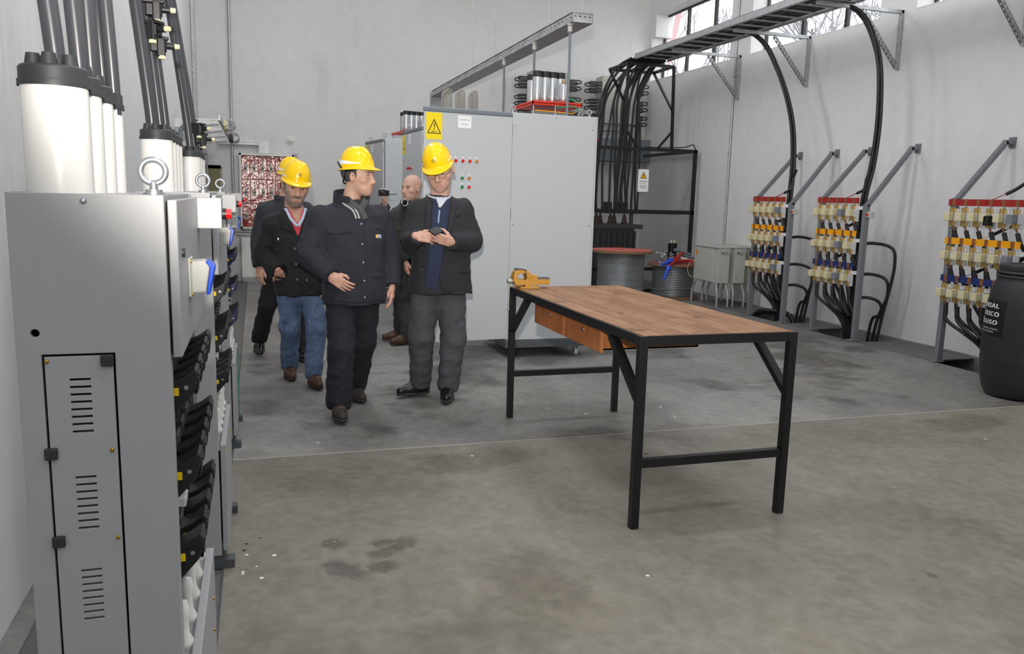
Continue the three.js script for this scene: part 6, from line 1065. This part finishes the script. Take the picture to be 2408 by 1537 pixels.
// ---- man walking behind him
{
  const Z = -7.45, B = 0.25, p = person({
    label: 'man in dark grey coat walking behind the smiling man, mostly hidden, yellow hard hat', base: [B, Z], k: 17.9, skin: skinRuddy, helmet: true, hatTilt: 0.0, coarse: true,
    head: { yaw: 0.5, pitch: 0.1, look: [0, 0], hair: [0.05, 0.045, 0.04] },
    j: { head: [0.30, 1.60, Z + 0.03], neck: [0.255, 1.41, Z - 0.02], shA: [0.08, 1.325, Z], shB: [0.42, 1.335, Z - 0.04], elA: [0.01, 1.03, Z - 0.02], elB: [0.47, 1.06, Z], wrA: [0.02, 0.835, Z + 0.06], wrB: [0.46, 0.86, Z + 0.1], hipA: [0.18, 0.87, Z], hipB: [0.34, 0.87, Z], knA: [0.085, 0.50, Z - 0.04], knB: [0.33, 0.48, Z + 0.02], anA: [0.005, 0.15, Z - 0.28], anB: [0.345, 0.11, Z + 0.05], toeA: [0.0, 0.05, Z - 0.05], toeB: [0.40, 0.03, Z + 0.3] },
    handA: { dir: [-0.02, -1, 0.12], palm: [0.75, 0, -0.6], curl: [0.35, 0.4, 0.45, 0.5], thumb: 0.3 },
    trousers: { mat: M_trBlack, w: [0.10, 0.08, 0.072], pel: 1.0 }, shoe: M_blackShoe, liftA: 0.33,
    coat: { name: 'coat', mat: M_coatGrey, hem: 0.72, sleeve: [0.088, 0.076, 0.074, 0.06], rows: [[0.66, 0.255, Z, 0.19, 0.15], [0.9, 0.255, Z, 0.195, 0.15], [1.12, 0.25, Z, 0.20, 0.145], [1.28, 0.25, Z - 0.01, 0.205, 0.13], [1.36, 0.25, Z - 0.015, 0.17, 0.11], [1.43, 0.252, Z - 0.02, 0.09, 0.085], [1.455, 0.254, Z - 0.02, 0.07, 0.075]] },
  });
  collar(p, p.L([0.253, 1.385, Z - 0.02]), 0.08, 0.07, 1.2, 0.01, M_coatGrey, 0.2, 0);
}
// ---- bald man with a camera on his chest
{
  const Z = -8.15, B = 1.46, p = person({
    label: 'bald man in dark grey-green jacket standing behind, facing left, no hat', base: [B, Z], k: 23.3, skin: skinPale, coarse: false,
    head: { yaw: -0.95, pitch: 0.05, roll: 0.0, wide: 1.05, size: 1.09, look: [-0.2, 0], hair: [0.12, 0.10, 0.09], brow: [0.12, 0.09, 0.07] },
    j: { head: [1.495, 1.558, Z + 0.02], neck: [1.49, 1.38, Z - 0.02], shA: [1.345, 1.30, Z + 0.06], shB: [1.66, 1.31, Z - 0.1], elA: [1.335, 1.04, Z + 0.05], elB: [1.72, 1.04, Z - 0.1], wrA: [1.42, 0.835, Z + 0.13], wrB: [1.70, 0.84, Z + 0.02], hipA: [1.40, 0.85, Z + 0.02], hipB: [1.56, 0.85, Z - 0.03], knA: [1.39, 0.47, Z + 0.06], knB: [1.45, 0.47, Z + 0.02], anA: [1.40, 0.11, Z - 0.05], anB: [1.43, 0.11, Z + 0.2], toeA: [1.2, 0.03, Z - 0.02], toeB: [1.24, 0.03, Z + 0.26] },
    handA: { dir: [0.1, -1, 0.1], palm: [0.9, 0, -0.3], curl: [0.35, 0.4, 0.45, 0.5], thumb: 0.3 },
    trousers: { mat: M_trDark, w: [0.10, 0.082, 0.07] }, shoe: M_brown, sole: M_sole, laces: true,
    coat: { name: 'jacket', mat: M_jacketOlive, hem: 0.80, yaw: -0.35, sleeve: [0.088, 0.076, 0.07, 0.056], rows: [[0.74, 1.48, Z, 0.195, 0.15], [0.95, 1.48, Z, 0.20, 0.155], [1.12, 1.485, Z, 0.205, 0.15], [1.26, 1.49, Z - 0.01, 0.205, 0.135], [1.33, 1.49, Z - 0.015, 0.17, 0.115], [1.40, 1.49, Z - 0.02, 0.095, 0.09], [1.43, 1.49, Z - 0.02, 0.075, 0.08]] },
  });
  const { f, coat, L } = p, q = (pts) => pts.map(([x, y]) => [x - B, y]);
  part(coat, 'chest_pocket', patch(f, q([[1.32, 1.17], [1.40, 1.175], [1.40, 1.135], [1.32, 1.13]]), 6, 4, 0.007), M_jacketOlive);
  collar(p, L([1.49, 1.365, Z - 0.02]), 0.078, 0.06, 1.4, 0.01, M_jacketOlive, 0.2, -0.6);
  const c = thing('photo_camera', 'black camera with round lens hanging at the bald man\'s shoulder', 'camera', [1.393, 1.408, Z + 0.16]);
  part(c, 'camera_body', rb(0.10, 0.075, 0.055, 0.03, -0.01, -0.02, 0.012), M.black); part(c, 'lens_barrel', cyl(0.036, 0.06, 0, 0.01, 0.03, 'z', 24, 0.034), M.rubber); part(c, 'lens_rim', new THREE.TorusGeometry(0.031, 0.004, 8, 24).translate(0, 0.01, 0.06), M.chrome); part(c, 'front_glass', new THREE.SphereGeometry(0.03, 16, 8).scale(1, 1, 0.25).translate(0, 0.01, 0.055), std(0x0a0a10, 0.05));
  part(c, 'neck_strap', tube([[0.07, 0.02, -0.03], [0.085, -0.05, -0.05], [0.09, -0.2, -0.04], [0.05, -0.36, -0.01]], 0.008, 24, 6), M.black);
}
// ---- sixth visitor, hidden but for his compact camera and fingers
{
  const Z = -8.75, B = 1.06, p = person({
    label: 'person hidden behind the man in navy parka, holding up a compact camera', base: [B, Z], k: 29.1, skin: skinPale, coarse: true,
    head: { yaw: 0.6, pitch: 0.1, hair: [0.05, 0.045, 0.04], hairField: hairBack(0.02, -0.05) },
    j: { head: [1.06, 1.54, Z], neck: [1.06, 1.37, Z - 0.03], shA: [0.90, 1.29, Z - 0.02], shB: [1.21, 1.30, Z - 0.04], elA: [0.93, 1.12, Z + 0.15], elB: [1.265, 1.18, Z + 0.12], wrA: [1.06, 1.30, Z + 0.28], wrB: [1.285, 1.385, Z + 0.26], hipA: [0.98, 0.85, Z], hipB: [1.13, 0.85, Z], knA: [0.98, 0.47, Z + 0.02], knB: [1.13, 0.47, Z + 0.02], anA: [0.98, 0.11, Z], anB: [1.12, 0.11, Z], toeA: [0.97, 0.03, Z + 0.25], toeB: [1.14, 0.03, Z + 0.25] },
    handB: { dir: [-0.1, 1, 0.1], palm: [-0.9, 0, 0.2], curl: [0.4, 0.5, 0.5, 0.55], thumb: 0.5 },
    trousers: { mat: M_trBlack, w: [0.098, 0.08, 0.072] }, shoe: M_blackShoe,
    coat: { name: 'coat', mat: M_coatBlack, hem: 0.78, sleeve: [0.08, 0.07, 0.068, 0.055], rows: [[0.72, 1.06, Z, 0.185, 0.14], [0.95, 1.06, Z, 0.185, 0.14], [1.12, 1.06, Z, 0.19, 0.14], [1.24, 1.06, Z - 0.01, 0.19, 0.125], [1.32, 1.06, Z - 0.02, 0.15, 0.105], [1.385, 1.06, Z - 0.025, 0.085, 0.085], [1.41, 1.06, Z - 0.03, 0.07, 0.075]] },
  });
  const c = thing('compact_camera', 'silver-topped black compact camera raised beside the navy parka\'s shoulder', 'camera', [1.265, 1.505, Z + 0.30], 0.25);
  part(c, 'camera_body', rb(0.115, 0.06, 0.03, 0, 0, 0, 0.008), M.black); part(c, 'top_plate', rb(0.06, 0.018, 0.026, -0.01, 0.036, 0, 0.005), M.chrome); part(c, 'lens_barrel', cyl(0.02, 0.03, -0.01, -0.005, 0.025, 'z', 20), M.rubber); part(c, 'wrist_cord', tube([[0.05, -0.005, 0], [0.10, -0.012, 0.0], [0.14, -0.004, 0.01]], 0.004, 14, 5), M.black);
}

// ---------------------------------------------------------------- the photographer's flash on a slim stand, behind the lens
{
  const o = thing('flash_unit', 'black flash unit on a slim stand beside the camera position', 'flash', [-0.03, 0, 0.14]);
  part(o, 'head', rb(0.075, 0.05, 0.09, 0, 1.75, -0.09, 0.008), M.black);
  part(o, 'lamp_window', rb(0.064, 0.038, 0.004, 0, 1.75, -0.137, 0.001, 1), std(0xffffff, 0.4, 0, { emissive: 0xfff8ef, emissiveIntensity: 2 }));
  part(o, 'body', rb(0.07, 0.11, 0.05, 0, 1.67, -0.07, 0.008), M.black);
  part(o, 'stand_pole', rod([0, 0.02, 0], [0, 1.66, -0.05], 0.011, 10), M.black);
  for (let k = 0; k < 3; k++) part(o, 'stand_leg', rod([0, 0.45, 0], [0.3 * Math.sin(k * 2.094), 0.01, 0.3 * Math.cos(k * 2.094) + 0.05], 0.009, 8), M.black);
}

renderer.render(scene, camera);
